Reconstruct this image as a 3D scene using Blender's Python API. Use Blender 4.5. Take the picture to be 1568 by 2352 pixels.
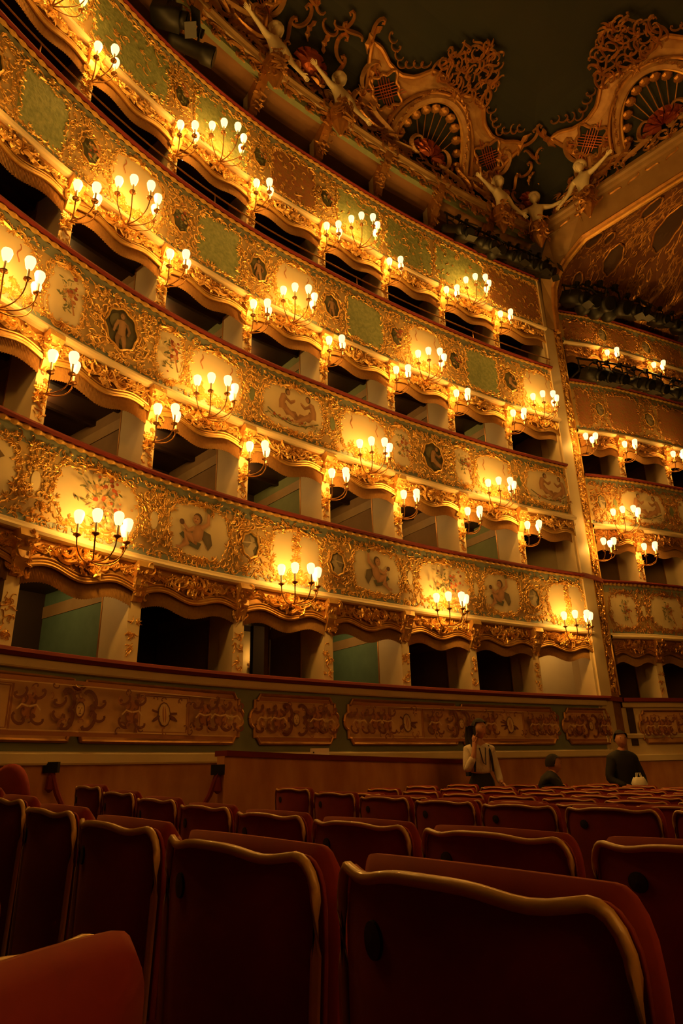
import bpy, bmesh, math, random
import numpy as np
from mathutils import Vector, Matrix

for o in list(bpy.data.objects): bpy.data.objects.remove(o)
rnd = random.Random(11)
PI = math.pi
scene = bpy.context.scene
COL = scene.collection

# ------------------------------------------------------------------ camera, world, exposure
CZ = 1.05                                   # eye height above the stalls floor
cam_d = bpy.data.cameras.new('camera'); cam = bpy.data.objects.new('camera', cam_d); COL.objects.link(cam)
cam_d.sensor_fit = 'VERTICAL'; cam_d.sensor_height = 36; cam_d.lens = 36*1566.08/2352
cam_d.clip_start = .05; cam_d.clip_end = 100
_p, _r = math.radians(20.6971), math.radians(-1.4902)
_R0 = Vector((1, 0, 0)); _U0 = Vector((0, -math.sin(_p), math.cos(_p))); _F = Vector((0, math.cos(_p), math.sin(_p)))
_R = _R0*math.cos(_r) + _U0*math.sin(_r); _U = _U0*math.cos(_r) - _R0*math.sin(_r)
cam.matrix_world = Matrix(((_R.x, _U.x, -_F.x, 0), (_R.y, _U.y, -_F.y, 0), (_R.z, _U.z, -_F.z, CZ), (0, 0, 0, 1)))
scene.camera = cam
world = bpy.data.worlds.new('hall_ambient'); scene.world = world; world.use_nodes = True
world.node_tree.nodes['Background'].inputs[0].default_value = (1, .36, .09, 1)
world.node_tree.nodes['Background'].inputs[1].default_value = .012
scene.view_settings.view_transform = 'Standard'; scene.view_settings.look = 'None'
scene.view_settings.exposure = 0; scene.view_settings.gamma = 1; scene.view_settings.use_curve_mapping = False
LAMP_RGB = (1, .455, .062)
LAMP3_W, LAMP5_W = 19.0, 28.0

# ------------------------------------------------------------------ materials
MATS = {}
def mat(name, col, rough=.6, metal=0., noise=None, bump=None, sheen=0., attr=False, emit=None, coat=0.):
    """noise=(scale, colour2, amount[, stretch]); bump=(scale, strength)"""
    m = bpy.data.materials.new(name); m.use_nodes = True; MATS[name] = m
    nt = m.node_tree; b = nt.nodes['Principled BSDF']
    b.inputs['Base Color'].default_value = (*col, 1); b.inputs['Roughness'].default_value = rough; b.inputs['Metallic'].default_value = metal
    if sheen:
        b.inputs['Sheen Weight'].default_value = sheen; b.inputs['Sheen Roughness'].default_value = .45
        b.inputs['Sheen Tint'].default_value = (1, .35, .2, 1)
    if coat: b.inputs['Coat Weight'].default_value = coat
    if attr:
        a = nt.nodes.new('ShaderNodeVertexColor'); a.layer_name = 'Col'
        nt.links.new(a.outputs['Color'], b.inputs['Base Color'])
    if noise or bump: tc = nt.nodes.new('ShaderNodeTexCoord')
    if noise:
        n = nt.nodes.new('ShaderNodeTexNoise'); n.inputs['Scale'].default_value = noise[0]; n.inputs['Detail'].default_value = 5
        if len(noise) > 3:
            mp = nt.nodes.new('ShaderNodeMapping'); mp.inputs['Scale'].default_value = noise[3]
            nt.links.new(tc.outputs['Object'], mp.inputs['Vector']); nt.links.new(mp.outputs['Vector'], n.inputs['Vector'])
        else: nt.links.new(tc.outputs['Object'], n.inputs['Vector'])
        r = nt.nodes.new('ShaderNodeValToRGB'); r.color_ramp.elements[0].position = .5-.5*noise[2]; r.color_ramp.elements[1].position = .5+.5*noise[2]
        r.color_ramp.elements[0].color = (*col, 1); r.color_ramp.elements[1].color = (*noise[1], 1)
        nt.links.new(n.outputs['Fac'], r.inputs['Fac']); nt.links.new(r.outputs['Color'], b.inputs['Base Color'])
    if bump:
        n2 = nt.nodes.new('ShaderNodeTexNoise'); n2.inputs['Scale'].default_value = bump[0]; n2.inputs['Detail'].default_value = 4
        bp = nt.nodes.new('ShaderNodeBump'); bp.inputs['Strength'].default_value = bump[1]; bp.inputs['Distance'].default_value = .02
        nt.links.new(tc.outputs['Object'], n2.inputs['Vector']); nt.links.new(n2.outputs['Fac'], bp.inputs['Height']); nt.links.new(bp.outputs['Normal'], b.inputs['Normal'])
    if emit:
        b.inputs['Emission Color'].default_value = (*emit[0], 1); b.inputs['Emission Strength'].default_value = emit[1]
    return m
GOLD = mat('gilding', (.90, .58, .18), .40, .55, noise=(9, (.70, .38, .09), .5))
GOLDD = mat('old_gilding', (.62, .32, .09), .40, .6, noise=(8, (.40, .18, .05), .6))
OCHRE = mat('ochre_ground', (.62, .44, .19), .55, noise=(6, (.50, .33, .13), .6))
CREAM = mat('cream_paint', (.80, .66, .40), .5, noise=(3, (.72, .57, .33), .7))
IVORY = mat('ivory_field', (.84, .72, .46), .55, noise=(2.2, (.74, .60, .36), .8))
SHADECREAM = mat('shaded_cream', (.46, .31, .15), .5, noise=(4, (.34, .21, .09), .7))  # cream darkened in the colour itself, standing in for weaker light
BLUE = mat('verdigris_paint', (.27, .34, .31), .6, noise=(5, (.33, .38, .31), .6))
GREENP = mat('sage_wall', (.21, .26, .20), .65, noise=(3, (.25, .29, .21), .6))
VELVET = mat('crimson_velvet', (.27, .014, .007), .85, sheen=.22, noise=(14, (.20, .010, .005), .6))
RAILV = mat('handrail_velvet', (.17, .010, .010), .8, sheen=.2)
PIPING = mat('seat_piping', (.62, .36, .12), .32, coat=.3)
SILK = mat('green_silk', (.24, .27, .13), .7, noise=(6, (.19, .22, .10), .6))
SILK0 = mat('sea_green_silk', (.15, .26, .18), .7, noise=(6, (.11, .20, .14), .6))
SILKB = mat('brown_silk', (.30, .18, .085), .75, noise=(6, (.24, .14, .06), .6))
BROCADE = mat('green_brocade', (.42, .46, .20), .55, noise=(16, (.24, .30, .12), .35), bump=(20, .6))
BROCRED = mat('rose_brocade', (.42, .14, .06), .6, noise=(14, (.34, .20, .06), .35), bump=(20, .6))
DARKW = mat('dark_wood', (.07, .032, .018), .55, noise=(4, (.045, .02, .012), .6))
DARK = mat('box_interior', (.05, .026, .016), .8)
BRONZE = mat('bronze', (.40, .20, .07), .38, .85)
CANDLE = mat('candle_tube', (.85, .72, .45), .5)
SHADE = mat('lit_shade', (.9, .8, .6), .5, emit=((1, .74, .34), 1.75))
BULB = mat('lit_bulb', (.9, .9, .8), .5, emit=((1, .95, .75), 3))
FRINGE = mat('gold_fringe', (.36, .19, .05), .75, noise=(30, (.25, .12, .03), .6))
MARBLE = mat('rose_marble', (.66, .34, .15), .4, noise=(1.4, (.46, .18, .07), .4, (3.0, 3.0, 1.2)))
GROT = mat('grotesque_ground', (.72, .42, .18), .65, noise=(5, (.64, .35, .14), .6))
PAINT = mat('painted_colour', (.5, .4, .3), .6, attr=True)
CEIL = mat('ceiling_paint', (.016, .026, .027), .85, noise=(.8, (.028, .032, .027), .7))
PLASTER = mat('gallery_soffit', (.30, .15, .05), .7, noise=(2, (.22, .10, .035), .7))
VAULT = mat('vault_ground', (.24, .095, .035), .6, noise=(1.5, (.15, .055, .022), .6))
mat('vault_dark', (.10, .05, .025), .6, noise=(2, (.06, .03, .015), .6))
STONE = mat('statue_plaster', (.95, .86, .60), .5)
BLACKM = mat('black_metal', (.005, .005, .005), .55)
LENS = mat('lamp_lens', (.02, .02, .02), .35)
PLATE = mat('pale_gel_frame', (.55, .45, .30), .4)
CARPET = mat('stalls_carpet', (.05, .012, .010), .9, noise=(12, (.035, .008, .006), .6))
SKIN = mat('skin', (.55, .27, .17), .55)
HAIR = mat('dark_hair', (.015, .010, .008), .85)
KNIT = mat('cream_knit', (.78, .70, .58), .8, bump=(60, .3))
CLOTH = mat('black_cloth', (.012, .011, .012), .8)
WHITEP = mat('white_plastic', (.85, .82, .72), .5)
LEAFG = mat('painted_green', (.16, .20, .10), .6, noise=(8, (.22, .25, .12), .6))
ROSEB = mat('red_gilding', (.50, .13, .05), .4, .6)
mat('medallion_dark', (.045, .045, .032), .5, noise=(4, (.12, .10, .045), .6))

# ------------------------------------------------------------------ object helpers
def mesh(name, V, F, m, parent=None, smooth=False, cols=None, kind=None):
    me = bpy.data.meshes.new(name)
    V = np.asarray(V, dtype=np.float64).reshape(-1, 3)
    me.from_pydata(V.tolist(), [], [tuple(int(i) for i in f) for f in F])
    me.materials.append(m)
    if cols is not None:
        a = me.color_attributes.new('Col', 'FLOAT_COLOR', 'POINT')
        c = np.ones((len(V), 4)); c[:, :3] = np.asarray(cols)
        a.data.foreach_set('color', c.ravel())
    if smooth: me.polygons.foreach_set('use_smooth', [True]*len(me.polygons))
    o = bpy.data.objects.new(name, me); COL.objects.link(o)
    if parent: o.parent = parent; o.matrix_parent_inverse = parent.matrix_world.inverted() if False else parent.matrix_basis.inverted()
    if kind: o['kind'] = kind
    return o
def local(name, V, F, m, parent, smooth=False, kind=None):
    """part given in its parent's own coordinates"""
    o = mesh(name, V, F, m, None, smooth, None, kind); o.parent = parent
    return o
def empty(name, loc=(0, 0, 0), rz=0.):
    o = bpy.data.objects.new(name, None); COL.objects.link(o); o.location = loc; o.rotation_euler = (0, 0, rz); o.empty_display_size = .1
    return o
def tag(o, label=None, cat=None, group=None, kind=None):
    if label: o['label'] = label
    if cat: o['category'] = cat
    if group: o['group'] = group
    if kind: o['kind'] = kind
    return o
def copy_tree(o, parent=None):
    c = o.copy(); COL.objects.link(c); c.parent = parent
    for ch in list(o.children): copy_tree(ch, c)
    return c
class G:
    """collects geometry for one mesh"""
    def __init__(s): s.V = []; s.F = []; s.n = 0
    def add(s, V, F):
        V = np.asarray(V, float).reshape(-1, 3); s.V.append(V); k = s.n
        s.F += [tuple(i+k for i in f) for f in F]; s.n += len(V); return s
    def box(s, c, h, rot=None):
        V = np.array([[x, y, z] for x in (-1, 1) for y in (-1, 1) for z in (-1, 1)], float)*np.array(h)
        if rot is not None: V = V@np.array(rot).T
        return s.add(V+np.array(c), BOXF)
    def hexa(s, V): return s.add(V, BOXF)
    def tube(s, pts, r, n=6, cap=True):
        pts = np.asarray(pts, float); m = len(pts); r = np.broadcast_to(np.asarray(r, float), (m,))
        T = np.gradient(pts, axis=0); T /= np.linalg.norm(T, axis=1)[:, None]+1e-12
        ref = np.array([0, 0, 1.]) if abs(T[:, 2]).mean() < .8 else np.array([1., 0, 0])
        A = np.cross(T, ref); A /= np.linalg.norm(A, axis=1)[:, None]+1e-12; B = np.cross(A, T)
        th = np.arange(n)*2*PI/n
        V = pts[:, None, :]+r[:, None, None]*(np.cos(th)[None, :, None]*A[:, None, :]+np.sin(th)[None, :, None]*B[:, None, :])
        F = [(i*n+j, i*n+(j+1) % n, (i+1)*n+(j+1) % n, (i+1)*n+j) for i in range(m-1) for j in range(n)]
        if cap: F += [tuple(range(n)), tuple(range(m*n-1, m*n-n-1, -1))]
        return s.add(V.reshape(-1, 3), F)
    def lathe(s, prof, n=10, c=(0, 0, 0), axis='z'):
        th = np.arange(n)*2*PI/n
        V = np.array([[r*math.cos(t), r*math.sin(t), z] for r, z in prof for t in th])
        if axis == 'y': V = V[:, [0, 2, 1]]*np.array([1, -1, 1])
        m = len(prof)
        F = [(i*n+j, i*n+(j+1) % n, (i+1)*n+(j+1) % n, (i+1)*n+j) for i in range(m-1) for j in range(n)]
        F += [tuple(range(n-1, -1, -1)), tuple(range((m-1)*n, m*n))]
        return s.add(V+np.array(c), F)
    def ball(s, c, h, nu=10, nv=7):
        return s.lathe([(max(1e-4, math.sin(PI*i/nv)), -math.cos(PI*i/nv)) for i in range(nv+1)], nu) and s._scale_last(c, h)
    def _scale_last(s, c, h):
        s.V[-1] = s.V[-1]*np.array(h)+np.array(c); return s
    def arr(s): return np.concatenate(s.V) if s.V else np.zeros((0, 3))
    def obj(s, name, m, parent=None, smooth=False, kind=None): return mesh(name, s.arr(), s.F, m, parent, smooth, None, kind)
    def loc(s, name, m, parent, smooth=False, kind=None): return local(name, s.arr(), s.F, m, parent, smooth, kind)
BOXF = [(0, 1, 3, 2), (4, 6, 7, 5), (0, 4, 5, 1), (2, 3, 7, 6), (0, 2, 6, 4), (1, 5, 7, 3)]

# ------------------------------------------------------------------ plan curves of the auditorium (metres, seen from the eye point)
BL = 1.545
R = [1.187, 3.606, 6.051, 8.498, 10.999]            # handrails
L = [None, 2.375, 4.773, 7.091, 9.491]              # underside of each balcony front
class Path:
    def __init__(s, pts, u0=0, smooth=True, normals=None, step=.05):
        pts = np.array(pts, float); n = len(pts); us = np.arange(0, n-1+1e-9, step); pos = []
        for u in us:
            i = min(int(u), n-2); t = u-i
            p1, p2 = pts[i], pts[i+1]
            if smooth:
                p0 = pts[i-1] if i > 0 else 2*p1-p2; p3 = pts[i+2] if i+2 < n else 2*p2-p1
                pos.append(.5*(2*p1+(p2-p0)*t+(2*p0-5*p1+4*p2-p3)*t*t+(3*p1-p0-3*p2+p3)*t**3))
            else: pos.append(p1+(p2-p1)*t)
        pos = np.array(pos); d = np.gradient(pos, axis=0); d /= np.linalg.norm(d, axis=1)[:, None]
        s.us = us+u0; s.pos = pos; s.d = d; s.n = np.stack([d[:, 1], -d[:, 0]], 1) if normals is None else None
        if normals is not None:
            nn = np.array(normals, float); s.n = np.stack([np.interp(us, np.arange(n), nn[:, k]) for k in (0, 1)], 1)
    def _i(s, u, a): return np.stack([np.interp(u, s.us, a[:, 0]), np.interp(u, s.us, a[:, 1])], -1)
    def map(s, u, o, z):
        u, o, z = np.broadcast_arrays(np.asarray(u, float), np.asarray(o, float), np.asarray(z, float))
        p = s._i(u, s.pos)+s._i(u, s.n)*o[..., None]
        return np.concatenate([p, (z+CZ)[..., None]], -1)
    def az(s, u):
        d = s._i(np.array([u]), s.d)[0]; return math.atan2(d[1], d[0])
cols_xy = [[-4.54, 3.82], [-4.013, 5.268], [-3.302, 6.634], [-2.433, 7.876], [-1.385, 9.022], [-.218, 10.032], [.989, 11.0], [2.231, 11.89], [3.542, 12.746], [4.88, 13.5]]
HS = Path(cols_xy+[[5.35, 13.74]], u0=-2)            # the horseshoe: columns at u = -2 .. 7, the gilded pillar stands at u = 7
PW = Path([[5.42, 14.02], [6.5, 14.35], [7.85, 14.95], [9.3, 15.65]], u0=0)   # stage boxes beyond the pillar
# cornice: follows the horseshoe, then turns at the corner along the proscenium
Kc = np.array([4.9, 12.85]); _d1 = np.array([math.cos(.54), math.sin(.54)]); _d3 = np.array([math.cos(-.838), math.sin(-.838)])
_n1 = np.array([_d1[1], -_d1[0]]); _n3 = np.array([_d3[1], -_d3[0]])
class Shift:
    def __init__(s, p, do, dz): s.p, s.do, s.dz = p, do, dz
    def map(s, u, o, z): return s.p.map(u, np.asarray(o)+s.do, np.asarray(z)+s.dz)
    def az(s, u): return s.p.az(u)
CORN = Shift(HS, -.2, .23)
_b3 = Kc-.55*_n3
PR = Shift(Path([_b3+_d3*1.545*k for k in range(-1, 5)], u0=-1, smooth=False), -.2, .23)
class Cove:
    """cove above the cornice: z is metres measured up along its curve, o stands off its surface"""
    def __init__(s, path): s.path = path
    def map(s, u, o, z):
        u, o, z = np.broadcast_arrays(np.asarray(u, float), np.asarray(o, float), np.asarray(z, float))
        t = np.clip(z/3.0, -.05, 1.2)*PI/2
        oo = .4+2.4*(1-np.cos(t)); zz = 12.15+1.5*np.sin(t)
        dn = np.stack([2.4*np.sin(t), 1.5*np.cos(t)], -1); dn /= np.linalg.norm(dn, axis=-1)[..., None]
        return s.path.map(u, oo+o*dn[..., 1], zz-o*dn[..., 0])
COVE = Cove(CORN); COVEP = Cove(PR)

def sweep(path, u0, u1, prof, name, m, parent=None, per=8, smooth=True, kind=None, closed=False):
    n = max(2, int(abs(u1-u0)*per)+1); us = np.linspace(u0, u1, n); prof = np.array(prof, float); k = len(prof)
    V = path.map(us[:, None], prof[None, :, 0], prof[None, :, 1]).reshape(-1, 3)
    F = [(i*k+j, (i+1)*k+j, (i+1)*k+j+1, i*k+j+1) for i in range(n-1) for j in range(k-1)]
    if closed:
        F += [(i*k+k-1, (i+1)*k+k-1, (i+1)*k, i*k) for i in range(n-1)]
        F += [tuple(range(k)), tuple(range((n-1)*k+k-1, (n-1)*k-1, -1))]
    return mesh(name, V, F, m, parent, False, None, kind)
def obox(g, path, u, da0, da1, o0, o1, z0, z1):
    """box in the frame of column u: metres along the curve, offset to the hall, height"""
    V = []
    az = path.az(u); d = np.array([math.cos(az), math.sin(az)]); n = np.array([d[1], -d[0]]); p = path._i(np.array([u]), path.pos)[0]
    for a in (da0, da1):
        for o in (o1, o0):
            for z in (z0, z1): V.append([*(p+d*a+n*o), z+CZ])
    return g.hexa(V)
def bbox_bay(g, path, u0, u1, o0, o1, z0, z1, per=5):
    """slab that follows the curve"""
    us = np.linspace(u0, u1, per); k = per
    V = []
    for o in (o0, o1):
        for z in (z0, z1): V.append(path.map(us, o, z))
    V = np.concatenate(V); idx = lambda o, z, i: (o*2+z)*k+i
    F = []
    for i in range(k-1):
        F += [(idx(1, 0, i), idx(1, 0, i+1), idx(1, 1, i+1), idx(1, 1, i)), (idx(0, 1, i), idx(0, 1, i+1), idx(0, 0, i+1), idx(0, 0, i)),
              (idx(1, 1, i), idx(1, 1, i+1), idx(0, 1, i+1), idx(0, 1, i)), (idx(0, 0, i), idx(0, 0, i+1), idx(1, 0, i+1), idx(1, 0, i))]
    F += [(idx(0, 0, 0), idx(1, 0, 0), idx(1, 1, 0), idx(0, 1, 0)), (idx(0, 1, k-1), idx(1, 1, k-1), idx(1, 0, k-1), idx(0, 0, k-1))]
    return g.add(V, F)

# ------------------------------------------------------------------ carved ornament kit (a along the wall, b up, c out)
def ribbon(pts, w, h):
    pts = np.array(pts, float); n = len(pts); w = np.broadcast_to(w, (n,)); h = np.broadcast_to(h, (n,))
    T = np.gradient(pts, axis=0); T /= np.linalg.norm(T, axis=1)[:, None]+1e-9; N = np.stack([-T[:, 1], T[:, 0]], 1)
    V = np.zeros((n, 3, 3)); V[:, 0, :2] = pts+N*w[:, None]; V[:, 1, :2] = pts; V[:, 1, 2] = h; V[:, 2, :2] = pts-N*w[:, None]
    F = []
    for i in range(n-1):
        a, b = i*3, i*3+3
        F += [(a+1, b+1, b, a), (a+2, b+2, b+1, a+1)]
    return V.reshape(-1, 3), F
def curl(kap, n=15):
    s = np.linspace(0, 1, n); th = np.cumsum(np.array([kap(x) for x in s])/n); th -= th[n//2]
    p = np.cumsum(np.stack([np.cos(th), np.sin(th)], 1)/n, axis=0); p -= (p.max(0)+p.min(0))/2
    return p/np.ptp(p, axis=0).max()
def join(parts):
    g = G()
    for V, F in parts: g.add(V, F)
    return g.arr(), g.F
_s = np.linspace(0, 1, 15)
_cw = .045+.05*np.sin(PI*_s)**.8; _ch = .05+.10*np.sin(PI*_s)
C_SCROLL = ribbon(curl(lambda x: 3+22*abs(2*x-1)**3), _cw, _ch)
S_SCROLL = ribbon(curl(lambda x: 24*(2*x-1)**3+2.5*(2*x-1)), _cw, _ch)
_lw = np.array([.02, .13, .07, .17, .09, .16, .06, .01]); _lc = np.stack([np.linspace(-.5, .5, 8), .18*np.sin(np.linspace(0, PI, 8))], 1)
LEAF = ribbon(_lc, _lw, np.array([.04, .10, .13, .15, .13, .10, .07, .12]))
def _ros():
    V = [[0, 0, .10]]; n = 10
    for i in range(n):
        r = .5 if i % 2 == 0 else .28; V.append([r*math.cos(2*PI*i/n), r*math.sin(2*PI*i/n), .0 if i % 2 else .13])
    for i in range(n): V.append([.14*math.cos(2*PI*i/n), .14*math.sin(2*PI*i/n), .16])
    F = []
    for i in range(n): j = (i+1) % n; F += [(1+i, 1+j, 11+j, 11+i), (11+i, 11+j, 0)]
    return np.array(V), F
ROSE = _ros()
def _spray():
    P = []
    for a, l in ((-1.0, .5), (-.35, .75), (.25, .8), (.9, .55)):
        t = np.linspace(0, 1, 6); p = np.stack([l*t*np.cos(a+.7*t)-.35, l*t*np.sin(a+.7*t)], 1)
        P.append(ribbon(p, np.array([.04, .08, .10, .09, .06, .01]), np.array([.05, .12, .15, .14, .12, .10])))
    return join(P)
SPRAY = _spray()
def _shell():
    P = []
    for k in range(7):
        a = PI*(k+.5)/7; t = np.linspace(.15, 1, 5); p = np.stack([.5*t*np.cos(a), .5*t*np.sin(a)-.2], 1)
        P.append(ribbon(p, .02+.075*t, np.array([.08, .14, .15, .12, .05])))
    return join(P)
SHELL = _shell()
KIT = {'c': C_SCROLL, 's': S_SCROLL, 'l': LEAF, 'r': ROSE, 'p': SPRAY, 'h': SHELL}
def carve(items, path, u0, bl=BL):
    """items: (kind, a, b, rotation, size, mirror, c, relief)"""
    g = G()
    for kd, a, b, rot, sz, mir, c, rel in items:
        V, F = KIT[kd]; x = V[:, 0]*(-1 if mir else 1); y = V[:, 1]
        cr, sr = math.cos(rot), math.sin(rot)
        aa = a+sz*(x*cr-y*sr); bb = b+sz*(x*sr+y*cr)
        g.add(np.stack([aa, bb, c+V[:, 2]*sz*rel], 1), F if not mir else [f[::-1] for f in F])
    A = g.arr()
    return path.map(u0+A[:, 0]/bl, A[:, 2], A[:, 1]), g.F
def carve_obj(name, items, path, u0, m, parent, bl=BL):
    V, F = carve(items, path, u0, bl)
    return mesh(name, V, F, m, parent, False, None, 'stuff')
def along(poly, spacing, sz, rel=.9, c=.004, kinds='csclp', jit=.25, closed=True, out=0.):
    """ornaments following an outline"""
    P = np.array(poly, float)
    if closed: P = np.vstack([P, P[:1]])
    seg = np.hypot(*np.diff(P, axis=0).T); cum = np.concatenate([[0], np.cumsum(seg)]); n = max(1, int(cum[-1]/spacing)); it = []
    for i in range(n):
        s = (i+.5)*cum[-1]/n; k = min(np.searchsorted(cum, s)-1, len(seg)-1); k = max(k, 0); f = (s-cum[k])/max(seg[k], 1e-9)
        p = P[k]+(P[k+1]-P[k])*f; d = P[k+1]-P[k]; th = math.atan2(d[1], d[0])
        nx, ny = math.sin(th), -math.cos(th); q = rnd.gauss(0, .25)*sz+out
        it.append((rnd.choice(kinds), p[0]+nx*q, p[1]+ny*q, th+rnd.gauss(0, jit), sz*rnd.uniform(.75, 1.3), rnd.random() < .5, c+rnd.uniform(0, .006), rel*rnd.uniform(.8, 1.3)))
    return it
def fill(a0, a1, b0, b1, n, sz, rel=.9, c=.004, kinds='csclprl'):
    return [(rnd.choice(kinds), rnd.uniform(a0, a1), rnd.uniform(b0, b1), rnd.uniform(-PI, PI), sz*rnd.uniform(.7, 1.35), rnd.random() < .5, c+rnd.uniform(0, .01), rel*rnd.uniform(.8, 1.3)) for _ in range(n)]
def rounded(a0, a1, b0, b1, wob=.03, n=44, p=4.5):
    """softly swelling outline of a painted field"""
    ca, cb, ha, hb = (a0+a1)/2, (b0+b1)/2, (a1-a0)/2, (b1-b0)/2; out = []
    for i in range(n):
        t = 2*PI*i/n; c, s = math.cos(t), math.sin(t)
        k = (abs(c)**p+abs(s)**p)**(-1/p); k *= 1+wob*math.cos(4*t)+wob*.7*math.cos(8*t)
        out.append((ca+ha*k*c, cb+hb*k*s))
    return out
def field(name, poly, path, u0, c, m, parent, bl=BL, rings=4):
    P = np.array(poly); ce = P.mean(0); n = len(P); V = [[*ce, c]]
    for k in range(1, rings+1):
        for q in P: V.append([*(ce+(q-ce)*k/rings), c])
    for q in P: V.append([*q, 0.])
    F = [(0, 1+i, 1+(i+1) % n) for i in range(n)]
    for k in range(rings): F += [(1+k*n+i, 1+(k+1)*n+i, 1+(k+1)*n+(i+1) % n, 1+k*n+(i+1) % n) for i in range(n)]
    V = np.array(V); return mesh(name, path.map(u0+V[:, 0]/bl, V[:, 2], V[:, 1]), F, m, parent)
class Paint:
    """flat painted figures: overlapping strokes and ovals in one mesh with painted colours"""
    def __init__(s, path, u0, bl=BL, c=.011): s.p = path; s.u0 = u0; s.bl = bl; s.c = c; s.V = []; s.F = []; s.C = []
    def poly(s, P, col, rim=.7):
        P = np.array(P, float); k = len(s.V); ce = P.mean(0); n = len(P)
        s.V.append((*ce, s.c)); s.C.append(col); cr = tuple(x*rim for x in col)
        for q in P: s.V.append((*q, s.c)); s.C.append(cr)
        s.F += [(k, k+1+i, k+1+(i+1) % n) for i in range(n)]; s.c += .0012; return s
    def ell(s, a, b, ra, rb, col, rot=0, rim=.7, n=12):
        t = np.arange(n)*2*PI/n; x, y = ra*np.cos(t), rb*np.sin(t); cr, sr = math.cos(rot), math.sin(rot)
        return s.poly(np.stack([a+x*cr-y*sr, b+x*sr+y*cr], 1), col, rim)
    def line(s, pts, w, col, rim=.75):
        P = np.array(pts, float); n = len(P); w = np.broadcast_to(np.asarray(w, float), (n,))
        T = np.gradient(P, axis=0); T /= np.linalg.norm(T, axis=1)[:, None]+1e-9; N = np.stack([-T[:, 1], T[:, 0]], 1); k = len(s.V); cr = tuple(x*rim for x in col)
        for i in range(n):
            for q, cc in ((P[i]-N[i]*w[i], cr), (P[i], col), (P[i]+N[i]*w[i], cr)): s.V.append((*q, s.c)); s.C.append(cc)
        for i in range(n-1):
            a, b = k+i*3, k+i*3+3; s.F += [(a, b, b+1, a+1), (a+1, b+1, b+2, a+2)]
        s.c += .0012; return s
    def obj(s, name, parent):
        V = np.array(s.V); return mesh(name, s.p.map(s.u0+V[:, 0]/s.bl, V[:, 2], V[:, 1]), s.F, PAINT, parent, False, s.C)

# ------------------------------------------------------------------ floor, ceiling, walls
ST = np.array([.802, .597]); RW = np.array([-.597, .802])      # towards the stage / along the rows (to the left)
def floor_z(q):                                                # q = metres towards the stage from the eye
    return 0. if q < .6 else (-.035*(q-.6) if q < 3.1 else -.0875-.013*(q-3.1))
g = G(); qs = [-4, .6, 3.1, 24]
for a, b in zip(qs[:-1], qs[1:]):
    V = []
    for q in (a, b):
        for w in (-16, 16): V.append([*(ST*q+RW*w), floor_z(q)])
    g.add(V, [(0, 2, 3, 1)])
tag(g.obj('floor', CARPET), 'dark carpeted stalls floor sloping to the stage', kind='structure')

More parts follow.
